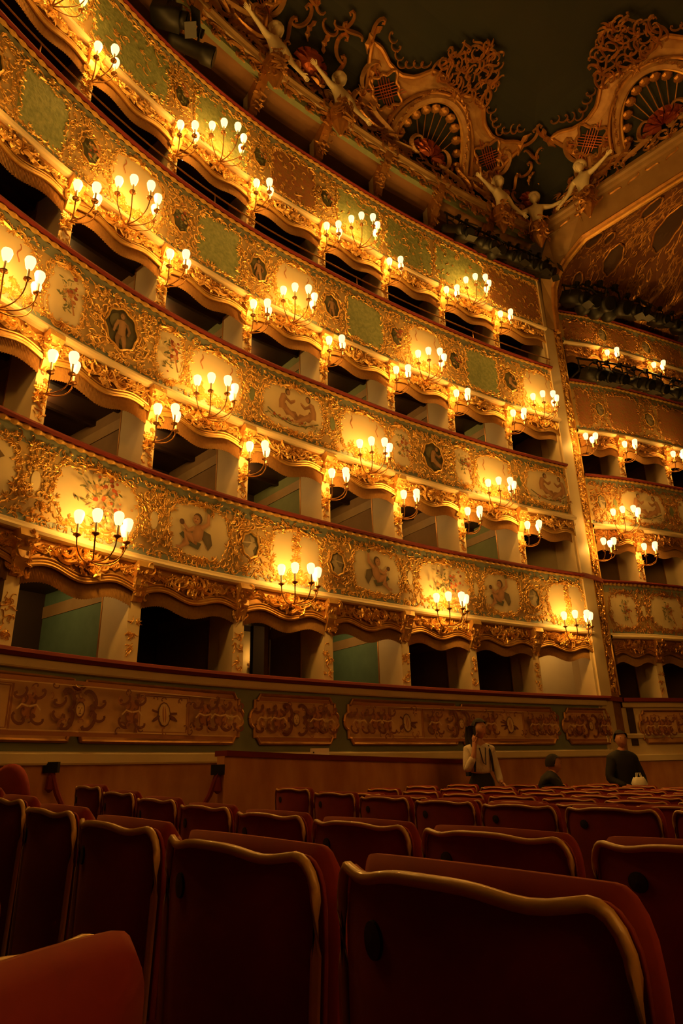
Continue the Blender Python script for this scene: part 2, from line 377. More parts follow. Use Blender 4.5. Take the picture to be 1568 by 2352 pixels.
wl = tag(empty('wall_left', tuple(HS.map(3, 0, -1.25))), 'curved sage and cream wall under the lowest boxes', kind='structure')
sweep(HS, -1.6, 7.05, [(-.02, -1.5), (-.02, .11)], 'marble_dado', MARBLE, wl)
sweep(HS, -1.6, 7.05, [(-.02, .11), (.03, .112), (.04, .13), (.04, .215), (.02, .235), (0, .24)], 'base_moulding', CREAM, wl)
sweep(HS, -1.6, 7.05, [(0, .24), (0, 1.01)], 'wall_field', GREENP, wl)
sweep(HS, -1.6, 7.05, [(0, 1.01), (.05, 1.015), (.06, 1.03), (.06, 1.11), (.03, 1.125)], 'cornice_band', CREAM, wl)
sweep(HS, -1.6, 7.12, [(.02, 1.11), (.10, 1.12), (.13, 1.15), (.12, 1.185), (.06, 1.20), (-.25, 1.20), (-.25, 1.0)], 'velvet_ledge', RAILV, wl)
def grot_panel(path, uc, half, bl, n_name, parent, label, seed):
    """painted grotesque panel with a notched gilt frame; half = half length in metres"""
    rr = random.Random(seed); zc, hh = .645, .305
    root = tag(empty('grotesque_panel', tuple(path.map(uc, .02, zc))), label, 'wall panel', 'painted grotesque panels of the lower wall')
    def hgt(x):
        ax = abs(x); h = hh
        if half > 1 and ax < .085: h = hh-math.sqrt(max(0, .085**2-ax*ax))
        if ax > half-.09: h = hh-.075
        if ax > half: h = .11*math.sqrt(max(0, 1-((ax-half)/.075)**2))
        return h
    xs = np.unique(np.concatenate([np.linspace(-half-.075, -half-.001, 7), np.linspace(-half+.001, -half+.09, 3), np.linspace(-half+.0901, half-.0901, int(half*18)), np.linspace(-.085, .085, 13), np.linspace(half-.09, half-.001, 3), np.linspace(half+.001, half+.075, 7)]))
    h = np.array([hgt(x) for x in xs]); n = len(xs)
    V = np.concatenate([path.map(uc+xs/bl, .022, zc-h), path.map(uc+xs/bl, .022, zc+h)])
    mesh('painted_field', V, [(i, i+1, n+i+1, n+i) for i in range(n-1)], GROT, root)
    out = [(x, zc+y) for x, y in zip(xs, h)]+[(x, zc-y) for x, y in zip(xs[::-1], h[::-1])]
    O = np.array(out+[out[0]])
    keep = [0]
    for i in range(1, len(O)):
        if np.hypot(*(O[i]-O[keep[-1]])) > .012: keep.append(i)
    O = O[keep]; 
    gg = G(); gg.tube(path.map(uc+O[:, 0]/bl, .03, O[:, 1]), .022, 6, False); gg.obj('gilt_frame', GOLDD, root)
    pt = Paint(path, uc, bl, .025); dk, md, lt = (.22, .065, .025), (.42, .16, .055), (.86, .58, .28)
    def frame(x0, x1, y0, y1, col, w=.006): pt.line([(x0, y0), (x1, y0), (x1, y1), (x0, y1), (x0, y0)], w, col, 1)
    def scroll(x, y, sz, rot, mir, col):
        V_ = KIT['c'][0].reshape(-1, 3, 3)[:, 1, :2]; q = V_*np.array([-1 if mir else 1, 1])*sz
        c_, s_ = math.cos(rot), math.sin(rot); pt.line(np.stack([x+q[:, 0]*c_-q[:, 1]*s_, y+q[:, 0]*s_+q[:, 1]*c_], 1), .1*sz, col, .9)
    # darker bands, light line frames, medallion motifs, mirrored scroll grotesques
    blocks = [(-half*.5, .36), (half*.5, .36)] if half > 1 else []
    cents = [(0, .26)] if half > 1 else [(0, .24)]
    for s_ in (-1, 1):
        pt.line([(-half+.08, zc+s_*(hh-.055)), (half-.08, zc+s_*(hh-.055))], .02, md, 1); pt.line([(-half+.08, zc+s_*(hh-.085)), (half-.08, zc+s_*(hh-.085))], .004, lt, 1)
    for bx, bw in blocks:
        pt.poly([(bx-bw, zc-.22), (bx+bw, zc-.22), (bx+bw, zc+.22), (bx-bw, zc+.22)], md, 1); pt.poly([(bx-bw+.05, zc-.19), (bx+bw-.05, zc-.19), (bx+bw-.05, zc+.19), (bx-bw+.05, zc+.19)], (.74, .45, .20), .95)
        frame(bx-bw+.03, bx+bw-.03, zc-.205, zc+.205, lt, .004)
        for k in range(9):
            a = rr.uniform(0, 2*PI); l = rr.uniform(.1, .2); pt.line([(bx, zc), (bx+1.2*l*math.cos(a), zc+.75*l*math.sin(a))], .012, dk)
        pt.ell(bx, zc, .088, .140, dk, .12); pt.ell(bx, zc, .075, .125, lt, .12, .75); pt.ell(bx, zc, .026, .10, md, .12, 1); pt.line([(bx-.012, zc+.1), (bx+.008, zc-.1)], .005, lt, 1); pt.ell(bx-.11, zc-.05, .06, .02, dk, .6); pt.ell(bx+.12, zc-.04, .07, .02, dk, -.5)
    for cx, w in cents:
        for e in (-1, 1):
            for f in (-1, 1): scroll(cx+e*.13, zc+f*.11, .20, f*.5+PI/2, e*f > 0, dk); scroll(cx+e*.24, zc+f*.07, .14, f*.2, e*f < 0, dk)
        pt.ell(cx, zc, .062, .088, dk, 0, .9); pt.ell(cx, zc+.005, .048, .07, lt, 0, .7)
        for e in (-1, 1): pt.ell(cx+.018*e, zc+.02, .009, .005, dk)
        pt.ell(cx, zc-.01, .007, .018, md); pt.ell(cx, zc-.035, .015, .005, dk); pt.ell(cx, zc+.10, .05, .022, md)
    ends = [(-half+.16, 0), (half-.16, 0)]
    spots = ends+([(-.62, 1), (.62, 1), (-half*.5-.5, 1), (half*.5+.5, 1), (-half+.4, 1), (half-.4, 1)] if half > 1 else [(-.32, 1), (.32, 1)])
    for x, t in spots:
        if abs(x) > half: continue
        pt.ell(x, zc, .03, .035, lt); pt.ell(x, zc, .09, .12, md, 0, 1.1) if t else None
        for e in (-1, 1):
            for f in (-1, 1):
                scroll(x+e*.10, zc+f*.12, .14, f*.4, e*f < 0, dk); scroll(x+e*.05, zc+f*.06, .09, f*1.2, e*f > 0, dk if t else md)
            pt.line([(x, zc), (x+e*.08, zc+.02), (x+e*.13, zc-.03)], .01, lt)
    for k in range(int(half*26)):
        x = rr.uniform(-half+.1, half-.1); y = rr.choice((-1, 1))*rr.uniform(.1, hh-.1)
        scroll(x, zc+y, rr.uniform(.05, .09), rr.uniform(-PI, PI), rr.random() < .5, rr.choice((dk, md, dk)))
    pt.obj('painted_grotesque', root)
grot_panel(HS, .57, 2.2, BL, 0, None, 'long painted panel with lute motif in gilt frame, left end of lower wall', 1)
grot_panel(HS, 2.59, .67, BL, 0, None, 'short painted panel with mask in gilt frame, behind marble barrier middle', 2)
grot_panel(HS, 4.66, 2.28, BL, 0, None, 'long painted panel in gilt frame behind the woman on the phone', 3)
grot_panel(HS, 6.67, .60, BL, 0, None, 'short painted panel in gilt frame beside the gilded pillar base', 4)

# lower wall beyond the pillar
ws = tag(empty('wall_stage', tuple(PW.map(1, 0, -1.25))), 'dim cream wall under the stage boxes beyond the pillar', kind='structure')
sweep(PW, 0, 3, [(0, -1.5), (0, .0)], 'marble_dado', MARBLE, ws)
sweep(PW, 0, 3, [(0, 0), (.05, .02), (.05, .12), (0, .14), (0, .42), (.04, .44), (.05, .50), (0, .53)], 'base_moulding', CREAM, ws)
sweep(PW, 0, 3, [(-.01, .53), (-.01, 1.0), (.05, 1.02), (.05, 1.11)], 'wall_field', CREAM, ws)
sweep(PW, 0, 3, [(.02, 1.11), (.12, 1.12), (.12, 1.19), (.0, 1.20), (-.3, 1.20), (-.3, 1.0)], 'velvet_ledge', RAILV, ws)
g = G(); bbox_bay(g, PW, .10, .24, 0, .012, .30, 1.0); g.obj('niche_shade', DARK, ws)  # flat dark slab on the wall, its colour painting the shade of an opening
grot_panel(PW, 1.32, 1.25, 1.3, 0, None, 'dim painted panel in gilt frame on the stage side of pillar', 5)

# ceiling: cove over the horseshoe and over the proscenium, and the flat painted centre
ce = tag(empty('ceiling', tuple(CORN.map(3, 2.8, 13.8))), 'dark green painted ceiling with coved edge', kind='structure')
tt = np.linspace(0, 3.0, 9); cp = [(.4+2.4*(1-math.cos(t/3*PI/2)), 12.15+1.5*math.sin(t/3*PI/2)) for t in tt]
sweep(CORN, -1.4, 7.6, cp, 'cove_horseshoe', CEIL, ce); sweep(PR, -.7, 4, cp, 'cove_proscenium', CEIL, ce)
g = G(); g.add([[-6, -2, 13.88+CZ], [9, -2, 13.88+CZ], [9.5, 9, 13.88+CZ], [5, 13.5, 13.88+CZ], [-1, 11, 13.88+CZ], [-6, 6, 13.88+CZ]], [(0, 1, 2, 3, 4, 5)]); g.obj('ceiling_field', CEIL, ce)

# ------------------------------------------------------------------ balcony fronts
TIER = {1: 'first', 2: 'second', 3: 'third', 4: 'top'}
SKINP, SKIND, HAIRP = (.62, .33, .16), (.45, .22, .10), (.14, .07, .03)
def putto(pt, a, b, s, fl, v):
    X = lambda P: [(a+fl*s*x, b+s*y) for x, y in P]
    pt.poly(X([(-.12, .02), (-.26, -.02), (-.30, -.2), (-.22, -.32), (-.10, -.12)]), (.22, .17, .10))
    pt.poly(X([(-.08, -.22), (.1, -.2), (.3, -.08), (.36, -.14), (.15, -.3), (-.02, -.34)]), (.16, .16, .10))
    pt.line(X([(.0, -.2), (.2, -.16), (.28, -.3)] if v else [(.02, -.2), (.2, -.3), (.38, -.28)]), [.07*s, .06*s, .035*s], SKIND)
    pt.line(X([(.05, -.18), (.26, -.08), (.2, -.26), (.34, -.36), (.42, -.36)]), [.08*s, .07*s, .05*s, .03*s, .02*s], SKINP)
    pt.ell(a, b-.05*s, .11*s, .17*s, SKINP, .25*fl)
    pt.line(X([(-.06, .05), (-.2, .16), (-.2, .34)] if v else [(.06, .05), (.2, .1), (.34, .16)]), [.045*s, .04*s, .025*s], SKINP)
    pt.line(X([(.08, .02), (.2, -.04), (.3, .06)] if v else [(-.05, .04), (-.18, -.02), (-.3, .08)]), [.045*s, .035*s, .025*s], SKINP)
    if v: pt.ell(a-.2*fl*s, b+.40*s, .05*s, .06*s, (.20, .17, .08)); pt.ell(a+.33*fl*s, b+.08*s, .05*s, .05*s, (.17, .08, .05))
    else: pt.line(X([(.3, .16), (.44, .20), (.5, .12)]), [.012*s, .015*s, .04*s], (.20, .12, .05))
    pt.ell(a+.02*fl*s, b+.20*s, .092*s, .10*s, HAIRP); pt.ell(a+.045*fl*s, b+.18*s, .075*s, .085*s, SKINP)
    for e in (-.02, .03): pt.ell(a+(.05+e)*fl*s, b+.19*s, .011*s, .008*s, (.1, .04, .02))
    pt.ell(a+.06*fl*s, b+.14*s, .018*s, .007*s, (.40, .10, .06))
def nude(pt, a, b, s, fl, seated, SKINP=SKINP, SKIND=SKIND):
    X = lambda P: [(a+fl*s*x, b+s*y) for x, y in P]
    if seated:
        pt.line(X([(0, -.05), (.12, -.24), (.34, -.20), (.46, -.36)]), [.09*s, .08*s, .05*s, .025*s], SKIND); pt.line(X([(.02, -.12), (.26, -.26), (.5, -.42)]), [.085*s, .06*s, .025*s], SKINP)
        pt.line(X([(-.02, -.18), (-.04, .0), (.02, .16), (.08, .2)]), [.10*s, .085*s, .09*s, .05*s], SKINP)
        pt.line(X([(.03, .14), (.2, .06), (.34, .14)]), [.04*s, .032*s, .022*s], SKINP); pt.line(X([(.06, .12), (.22, .02), (.32, .1)]), [.035*s, .03*s, .02*s], SKIND)
        hx, hy = .12, .29
    else:
        pt.line(X([(-.03, -.12), (-.08, -.3), (-.1, -.5)]), [.075*s, .055*s, .03*s], SKINP); pt.line(X([(.04, -.12), (.1, -.28), (.06, -.48)]), [.075*s, .055*s, .03*s], SKIND)
        pt.line(X([(0, -.16), (0, .02), (0, .18), (0, .22)]), [.10*s, .085*s, .11*s, .04*s], SKINP)
        pt.line(X([(-.1, .17), (-.19, .02), (-.15, -.1)]), [.04*s, .034*s, .025*s], SKIND); pt.line(X([(.1, .17), (.17, .0), (.2, -.14)]), [.04*s, .034*s, .025*s], SKINP)
        hx, hy = 0, .31
    pt.ell(a+fl*s*hx, b+s*hy, .075*s, .09*s, HAIRP); pt.ell(a+fl*s*(hx+.018), b+s*(hy-.015), .055*s, .07*s, SKINP); pt.ell(a+fl*s*(hx+.035), b+s*(hy-.005), .009*s, .007*s, (.1, .04, .02))
def bouquet(pt, a, b, w, h, n, seed):
    rr = random.Random(seed); LG = ((.22, .22, .09), (.16, .18, .08), (.30, .27, .11)); FL = ((.62, .14, .05), (.74, .30, .10), (.80, .45, .18), (.45, .10, .05), (.78, .56, .26))
    for _ in range(n):
        x, y = max(-.6, min(.6, rr.gauss(0, .36)))*w, max(-.6, min(.6, rr.gauss(0, .38)))*h; t = rr.uniform(0, PI)
        pt.line([(a+x*.7, b+y*.7), (a+x, b+y)], .003, LG[1]); pt.ell(a+x*1.15, b+y*1.15, .035, .012, rr.choice(LG), t, .8, 8)
    for _ in range(n):
        x, y = rr.gauss(0, .30)*w, rr.gauss(0, .32)*h; r_ = rr.uniform(.014, .034); c = rr.choice(FL)
        pt.ell(a+x, b+y, r_, r_*.85, c, 0, .65, 8); pt.ell(a+x, b+y, r_*.5, r_*.4, tuple(q*.7 for q in c), 0, 1.3, 6)
def bust(pt, a, b, s, fl):
    X = lambda P: [(a+fl*s*x, b+s*y) for x, y in P]; st = (.42, .33, .20)
    pt.poly(X([(-.10, -.17), (.08, -.16), (.05, -.06), (.07, -.04), (.09, .0), (.11, .01), (.08, .06), (.07, .12), (.0, .16), (-.09, .12), (-.12, .04), (-.09, -.05)]), st, .75)
    pt.poly(X([(-.12, .12), (-.02, .17), (.02, .05), (-.04, -.04), (-.12, -.02)]), (.26, .20, .13)); pt.line(X([(-.13, .03), (.03, .05)]), .01*s, (.55, .45, .28)); pt.ell(a+fl*.065*s, b+.055*s, .012*s, .008*s, (.10, .07, .04))
DKG = (.055, .055, .04)
class Front:
    def __init__(s, path, k, u0, u1, label, bl=BL, base=OCHRE):
        s.p, s.k, s.bl = path, k, bl; l, r = L[k], R[k]; s.l, s.r = l, r
        s.root = tag(empty('balcony_front', tuple(path.map((u0+u1)/2, 0, l))), label, 'balcony')
        if k == 4 and path is PW: r = s.r = 10.45
        sweep(path, u0, u1, [(-.22, l-.01), (.06, l-.01), (.085, l+.0), (.10, l+.03), (.085, l+.055), (.05, l+.07), (.045, l+.10), (.02, l+.115), (0, l+.12)], 'base_moulding', CREAM, s.root)
        sweep(path, u0, u1, [(0, l+.12), (0, l+.20)], 'painted_border', BLUE, s.root); sweep(path, u0, u1, [(0, r-.25), (0, r-.09)], 'painted_border', BLUE, s.root)
        sweep(path, u0, u1, [(0, l+.20), (.003, l+.2), (.003, r-.25), (0, r-.25)], 'front_panel', base, s.root)
        sweep(path, u0, u1, [(-.14, l), (-.14, r-.04)], 'back_panel', DARKW, s.root)
        us = np.linspace(u0, u1, int((u1-u0)*44)); gg = G(); gg.tube(path.map(us, .035, r-.085), .026+.009*np.sin(np.arange(len(us))*PI/2*1.0+.5), 6, False); gg.obj('rope_moulding', GOLD, s.root)
        sweep(path, u0, u1, [(0, r-.06), (.06, r-.055), (.085, r-.03), (.08, r-.005), (.03, r+.012), (-.12, r+.012), (-.16, r-.02), (-.16, r-.06)], 'handrail', RAILV, s.root)
    def seg(s, typ, ua, ub, seed=0):
        p, l, r, bl, root = s.p, s.l, s.r, s.bl, s.root; u0 = (ua+ub)/2; h = (ub-ua)/2*bl; z0, z1 = l+.24, r-.27; zm = (z0+z1)/2; it = []
        rnd.seed(1000*s.k+seed+int(ua*97))
        if typ in ('putto', 'bouquet', 'obelisk', 'pair', 'plain', 'flowers'):
            poly = rounded(-h+.06, h-.06, z0, z1); field('painted_field', poly, p, u0, .006, IVORY, root, bl)
            it += along(poly, .042, .088, .75, kinds='csclp'); it += along(poly, .055, .08, .75, kinds='lprc', out=.045)
            it += [('h', 0, z1+.03, 0, .17, False, .006, 1.1), ('h', 0, z0-.03, PI, .17, False, .006, 1.1), ('s', -.13, z1+.02, .2, .17, False, .01, 1), ('s', .13, z1+.02, -.2, .17, True, .01, 1)]
            pt = Paint(p, u0, bl)
            if typ == 'putto': putto(pt, -.03, zm+.02, .78, 1 if seed % 2 else -1, seed % 3 != 0); pt.obj('painted_putto', root)
            if typ == 'bouquet':
                bouquet(pt, 0, zm-.02, .44, .40, 46, seed); tag(pt.obj('painted_bouquet', root), kind='stuff')
                it += [(kd, x*f, z0+.08, rot*f, .20, f < 0, .012, .5) for f in (1, -1) for kd, x, rot in (('c', .14, .4), ('s', .26, -.2), ('l', .08, .9))]
            if typ == 'obelisk':
                for q in range(26):
                    zz = z0-.02+(z1-z0)*.95*q/25; w = .10*(1-q/38); it += fill(-w, w, zz-.02, zz+.02, 3, .085)
                it += fill(-.22, .22, z0-.04, z0+.12, 16, .10)
            if typ == 'pair':
                pt.line([(-h*.75+h*1.5*q/14, zm-.12-.16*math.sin(PI*q/14)) for q in range(15)], .010, (.20, .20, .09)); bouquet(pt, 0, zm-.26, .9, .06, 22, seed)
                nude(pt, -h*.42, zm-.0, .68, 1, True); nude(pt, h*.42, zm-.02, .68, -1, True); pt.obj('painted_figures', root)
            if typ == 'flowers': bouquet(pt, 0, zm, .16, .30, 26, seed); pt.line([(0, zm-.1), (.06, zm-.3)], .012, (.6, .28, .1)); tag(pt.obj('painted_flowers', root), kind='stuff')
            if typ == 'plain':
                for e in (-1, 1):
                    pt.line([(e*h*.5+.02*math.sin(q), z1-.10-.03*q) for q in range(9)], .008, (.55, .20, .08)); it += fill(e*h*.5-.05, e*h*.5+.05, z0-.02, z0+.2, 9, .10)
                it += fill(-.3, .3, z0-.05, z0+.1, 24, .12); pt.obj('painted_garlands', root)
        elif typ in ('bustm', 'figurem', 'flowerm'):
            ra, rb = {'bustm': (.135, .175), 'figurem': (.235, .285) if s.k == 2 else (.165, .225), 'flowerm': (.135, .20)}[typ]
            poly = [(ra*(1+.05*math.cos(8*t))*math.cos(t), zm+rb*(1+.05*math.cos(8*t))*math.sin(t)) for t in np.arange(40)*2*PI/40]
            it += fill(-h, h, z0-.08, z1+.08, int(560*h), .08, .75); it += along(poly, .035, .085, kinds='cls', c=.014, out=.035)
            it = [q for q in it if ((q[1]/(ra+.035))**2+((q[2]-zm)/(rb+.035))**2) > 1]
            f = field('medallion_ground', poly, p, u0, .012, MATS['medallion_dark'], root, bl, 3)
            gg = G(); O = np.array(poly+poly[:1])*1.0; O[:, 0] *= 1.05; O[:, 1] = zm+(O[:, 1]-zm)*1.05; gg.tube(p.map(u0+O[:, 0]/bl, .018, O[:, 1]), .014, 5, False); gg.obj('medallion_ring', GOLD, root)
            pt = Paint(p, u0, bl, .017)
            if typ == 'bustm': bust(pt, -.01, zm-.01, 1, 1 if seed % 2 else -1); pt.obj('painted_bust', root)
            elif typ == 'figurem':
                pt.ell(-.06, zm+.08, ra*.6, rb*.45, (.15, .13, .06), .4); pt.ell(.08, zm-.16, ra*.6, rb*.3, (.09, .07, .03)); nude(pt, 0, zm, .62 if s.k == 2 else .46, 1 if seed % 2 else -1, seed % 2 == 1, (.40, .22, .10), (.24, .12, .05)); pt.obj('painted_nude', root)
            else: bouquet(pt, 0, zm, .15, .22, 22, seed); tag(pt.obj('painted_flowers', root), kind='stuff')
        elif typ == 'pil':
            it += fill(-h, h, z0-.10, z1+.10, int(700*h), .08, .75)
            poly = rounded(-.055, .055, zm-.12, zm+.12, 0, 20, 2); field('oval_boss', poly, p, u0, .012, IVORY if s.k != 2 else LEAFG, root, bl, 2); it = [q for q in it if (q[1]/.07)**2+((q[2]-zm)/.14)**2 > 1]
        elif typ in ('brocade', 'rose'):
            poly = rounded(-h+.05, h-.05, z0-.02, z1+.02, .015, 44, 8); field('brocade_panel', poly, p, u0, .008, BROCADE if typ == 'brocade' else BROCRED, root, bl)
            it += along(poly, .055, .10, kinds='csclp')
            if s.k == 4: it += fill(-h, h, z0-.05, z1+.05, int(70*h), .10, .6, .01)
        it += fill(-h, h, z1+.02, z1+.11, int(60*h), .065, .75)+fill(-h, h, z0-.10, z0-.02, int(60*h), .065, .75)
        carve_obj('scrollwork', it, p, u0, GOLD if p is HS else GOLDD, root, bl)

fr = Front(HS, 1, -1.3, 6.98, 'lowest balcony front painted with putti, bouquets and profile medallions')
for t, a, b, sd in [('bustm', -1.3, -.85, 1), ('putto', -.85, -.08, 3), ('pil', -.08, .16, 1), ('bouquet', .16, .98, 2), ('pil', .98, 1.2, 2), ('putto', 1.2, 1.88, 4), ('bustm', 1.88, 2.28, 3), ('obelisk', 2.28, 2.93, 5), ('bustm', 2.93, 3.28, 4), ('putto', 3.28, 4.0, 5), ('pil', 4.0, 4.2, 6), ('bouquet', 4.2, 5.03, 7), ('pil', 5.03, 5.2, 8), ('putto', 5.2, 5.86, 10), ('bustm', 5.86, 6.25, 9), ('obelisk', 6.25, 6.95, 11)]: fr.seg(t, a, b, sd)
fr = Front(HS, 2, -1.3, 6.98, 'second balcony front with dark figure ovals and paired nude paintings')
for t, a, b, sd in [('plain', -1.0, -.15, 1), ('flowers', -.15, .28, 2), ('figurem', .28, .94, 4), ('flowers', .94, 1.3, 5), ('plain', 1.3, 1.97, 6), ('pil', 1.97, 2.14, 7), ('pair', 2.14, 3.0, 8), ('pil', 3.0, 3.17, 9), ('plain', 3.17, 3.9, 10), ('flowers', 3.9, 4.28, 11), ('figurem', 4.28, 4.92, 13), ('flowers', 4.92, 5.28, 14), ('plain', 5.28, 5.97, 15), ('pil', 5.97, 6.14, 16), ('pair', 6.14, 6.96, 17)]: fr.seg(t, a, b, sd)
fr = Front(HS, 3, -1.3, 6.98, 'third balcony front with green brocade panels and flower medallions')
for t, a, b, sd in [('figurem', -1.1, -.62, 2), ('brocade', -.62, -.1, 1), ('flowerm', -.1, .3, 2), ('plain', .3, .95, 3), ('flowerm', .95, 1.3, 4), ('brocade', 1.3, 1.9, 5), ('figurem', 1.9, 2.3, 6), ('plain', 2.3, 2.92, 7), ('figurem', 2.92, 3.3, 8), ('brocade', 3.3, 3.94, 9), ('flowerm', 3.94, 4.3, 10), ('plain', 4.3, 4.95, 11), ('flowerm', 4.95, 5.3, 12), ('brocade', 5.3, 5.94, 13), ('figurem', 5.94, 6.32, 15), ('plain', 6.32, 6.96, 16)]: fr.seg(t, a, b, sd)
fr = Front(HS, 4, -1.3, 6.98, 'top balcony front covered in green and rose brocade')
for t, a, b, sd in [('brocade', -1.3, -.1, 1), ('brocade', -.1, .9, 2), ('flowerm', .9, 1.16, 3), ('brocade', 1.16, 1.95, 4), ('flowerm', 1.95, 2.22, 5), ('rose', 2.22, 2.93, 6), ('flowerm', 2.93, 3.2, 7), ('brocade', 3.2, 4.0, 8), ('brocade', 4.0, 4.9, 9), ('brocade', 4.9, 5.9, 10), ('rose', 5.9, 6.96, 11)]: fr.seg(t, a, b, sd)
for k, lab, segs in [(1, 'stage box front above pillar base with dim painted flower band', [('flowers', .08, .75), ('pil', .75, .95), ('flowers', .95, 1.7), ('pil', 1.7, 1.95), ('flowers', 1.95, 2.8)]),
                     (2, 'stage box front with green painted cartouche right of pillar', [('bustm', .1, .55), ('pil', .55, .75), ('pair', .75, 1.75), ('pil', 1.75, 1.95), ('plain', 1.95, 2.8)]),
                     (3, 'stage box front behind the black stage lights, brown brocade', [('rose', .08, .5), ('bustm', .5, .85), ('rose', .85, 1.6), ('bustm', 1.6, 1.95), ('rose', 1.95, 2.9)]),
                     (4, 'uppermost stage box front under the painted vault', [('rose', .08, .9), ('bustm', .9, 1.25), ('rose', 1.25, 1.9), ('bustm', 1.9, 2.2), ('rose', 2.2, 2.9)])]:
    fr = Front(PW, k, 0, 3, lab, 1.36)
    for i, (t, a, b) in enumerate(segs): fr.seg(t, a, b, i+k)

# ------------------------------------------------------------------ piers, boxes and valances
ORD = ['', 'first', 'second', 'third', 'fourth', 'fifth', 'sixth', 'seventh', 'eighth', 'ninth', 'tenth', 'eleventh', 'twelfth', 'thirteenth', 'fourteenth']
LEVEL = ['stalls-level', 'first-tier', 'second-tier', 'third-tier']
def bow(x): return .325+.045*np.cos(PI*np.asarray(x)/.62)
def pier(path, u, k, label, w=.085, group='cream piers between boxes'):
    z0, z1 = R[k]+.065, L[k+1]; root = tag(empty('box_pier', tuple(path.map(u, -.2, z0))), label, 'pier', group)
    g = G(); obox(g, path, u, -w, w, -.36, -.04, z0-.05, z1); g.obj('shaft', CREAM, root)
    az = path.az(u); prof = [(-.04, z1), (.125, z1), (.14, z1-.07), (.09, z1-.13), (.055, z1-.2), (.075, z1-.28), (.03, z1-.37), (-.01, z1-.46), (-.04, z1-.46)]
    d = np.array([math.cos(az), math.sin(az)]); n = np.array([d[1], -d[0]]); pp = path._i(np.array([u]), path.pos)[0]
    V = []; m = len(prof)
    for e in (-1, 1):
        for o, z in prof: ww = w*(.75+.45*max(0, (z-(z1-.46))/.46)); V.append([*(pp+d*e*ww+n*o), z+CZ])
    F = [tuple(range(m-1, -1, -1)), tuple(range(m, 2*m))]+[(i, (i+1) % m, m+(i+1) % m, m+i) for i in range(m)]
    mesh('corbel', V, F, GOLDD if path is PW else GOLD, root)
    rnd.seed(int(u*31)+k*7)
    it = []
    for q in range(16):
        t = rnd.random(); it.append((rnd.choice('clshp'), rnd.uniform(-.11, .11), z1-.03-.42*t, rnd.uniform(-PI, PI), rnd.uniform(.09, .15), rnd.random() < .5, .13-.13*t, 1.0))
    for zc, nn, hh in ((z0+.42*(z1-z0-.3), 12, .13), (z0+.09, 7, .06)):
        it += [(rnd.choice('clsp'), rnd.uniform(-.06, .06), zc+rnd.uniform(-hh, hh), rnd.uniform(-PI, PI), rnd.uniform(.07, .11), rnd.random() < .5, -.042, .9) for _ in range(nn)]
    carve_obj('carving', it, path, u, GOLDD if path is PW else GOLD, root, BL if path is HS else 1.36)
GREEN_BAYS = {(0, 0), (0, 3), (0, 6), (1, 2), (1, 5), (2, 2), (2, 3), (2, 5), (2, 1)}
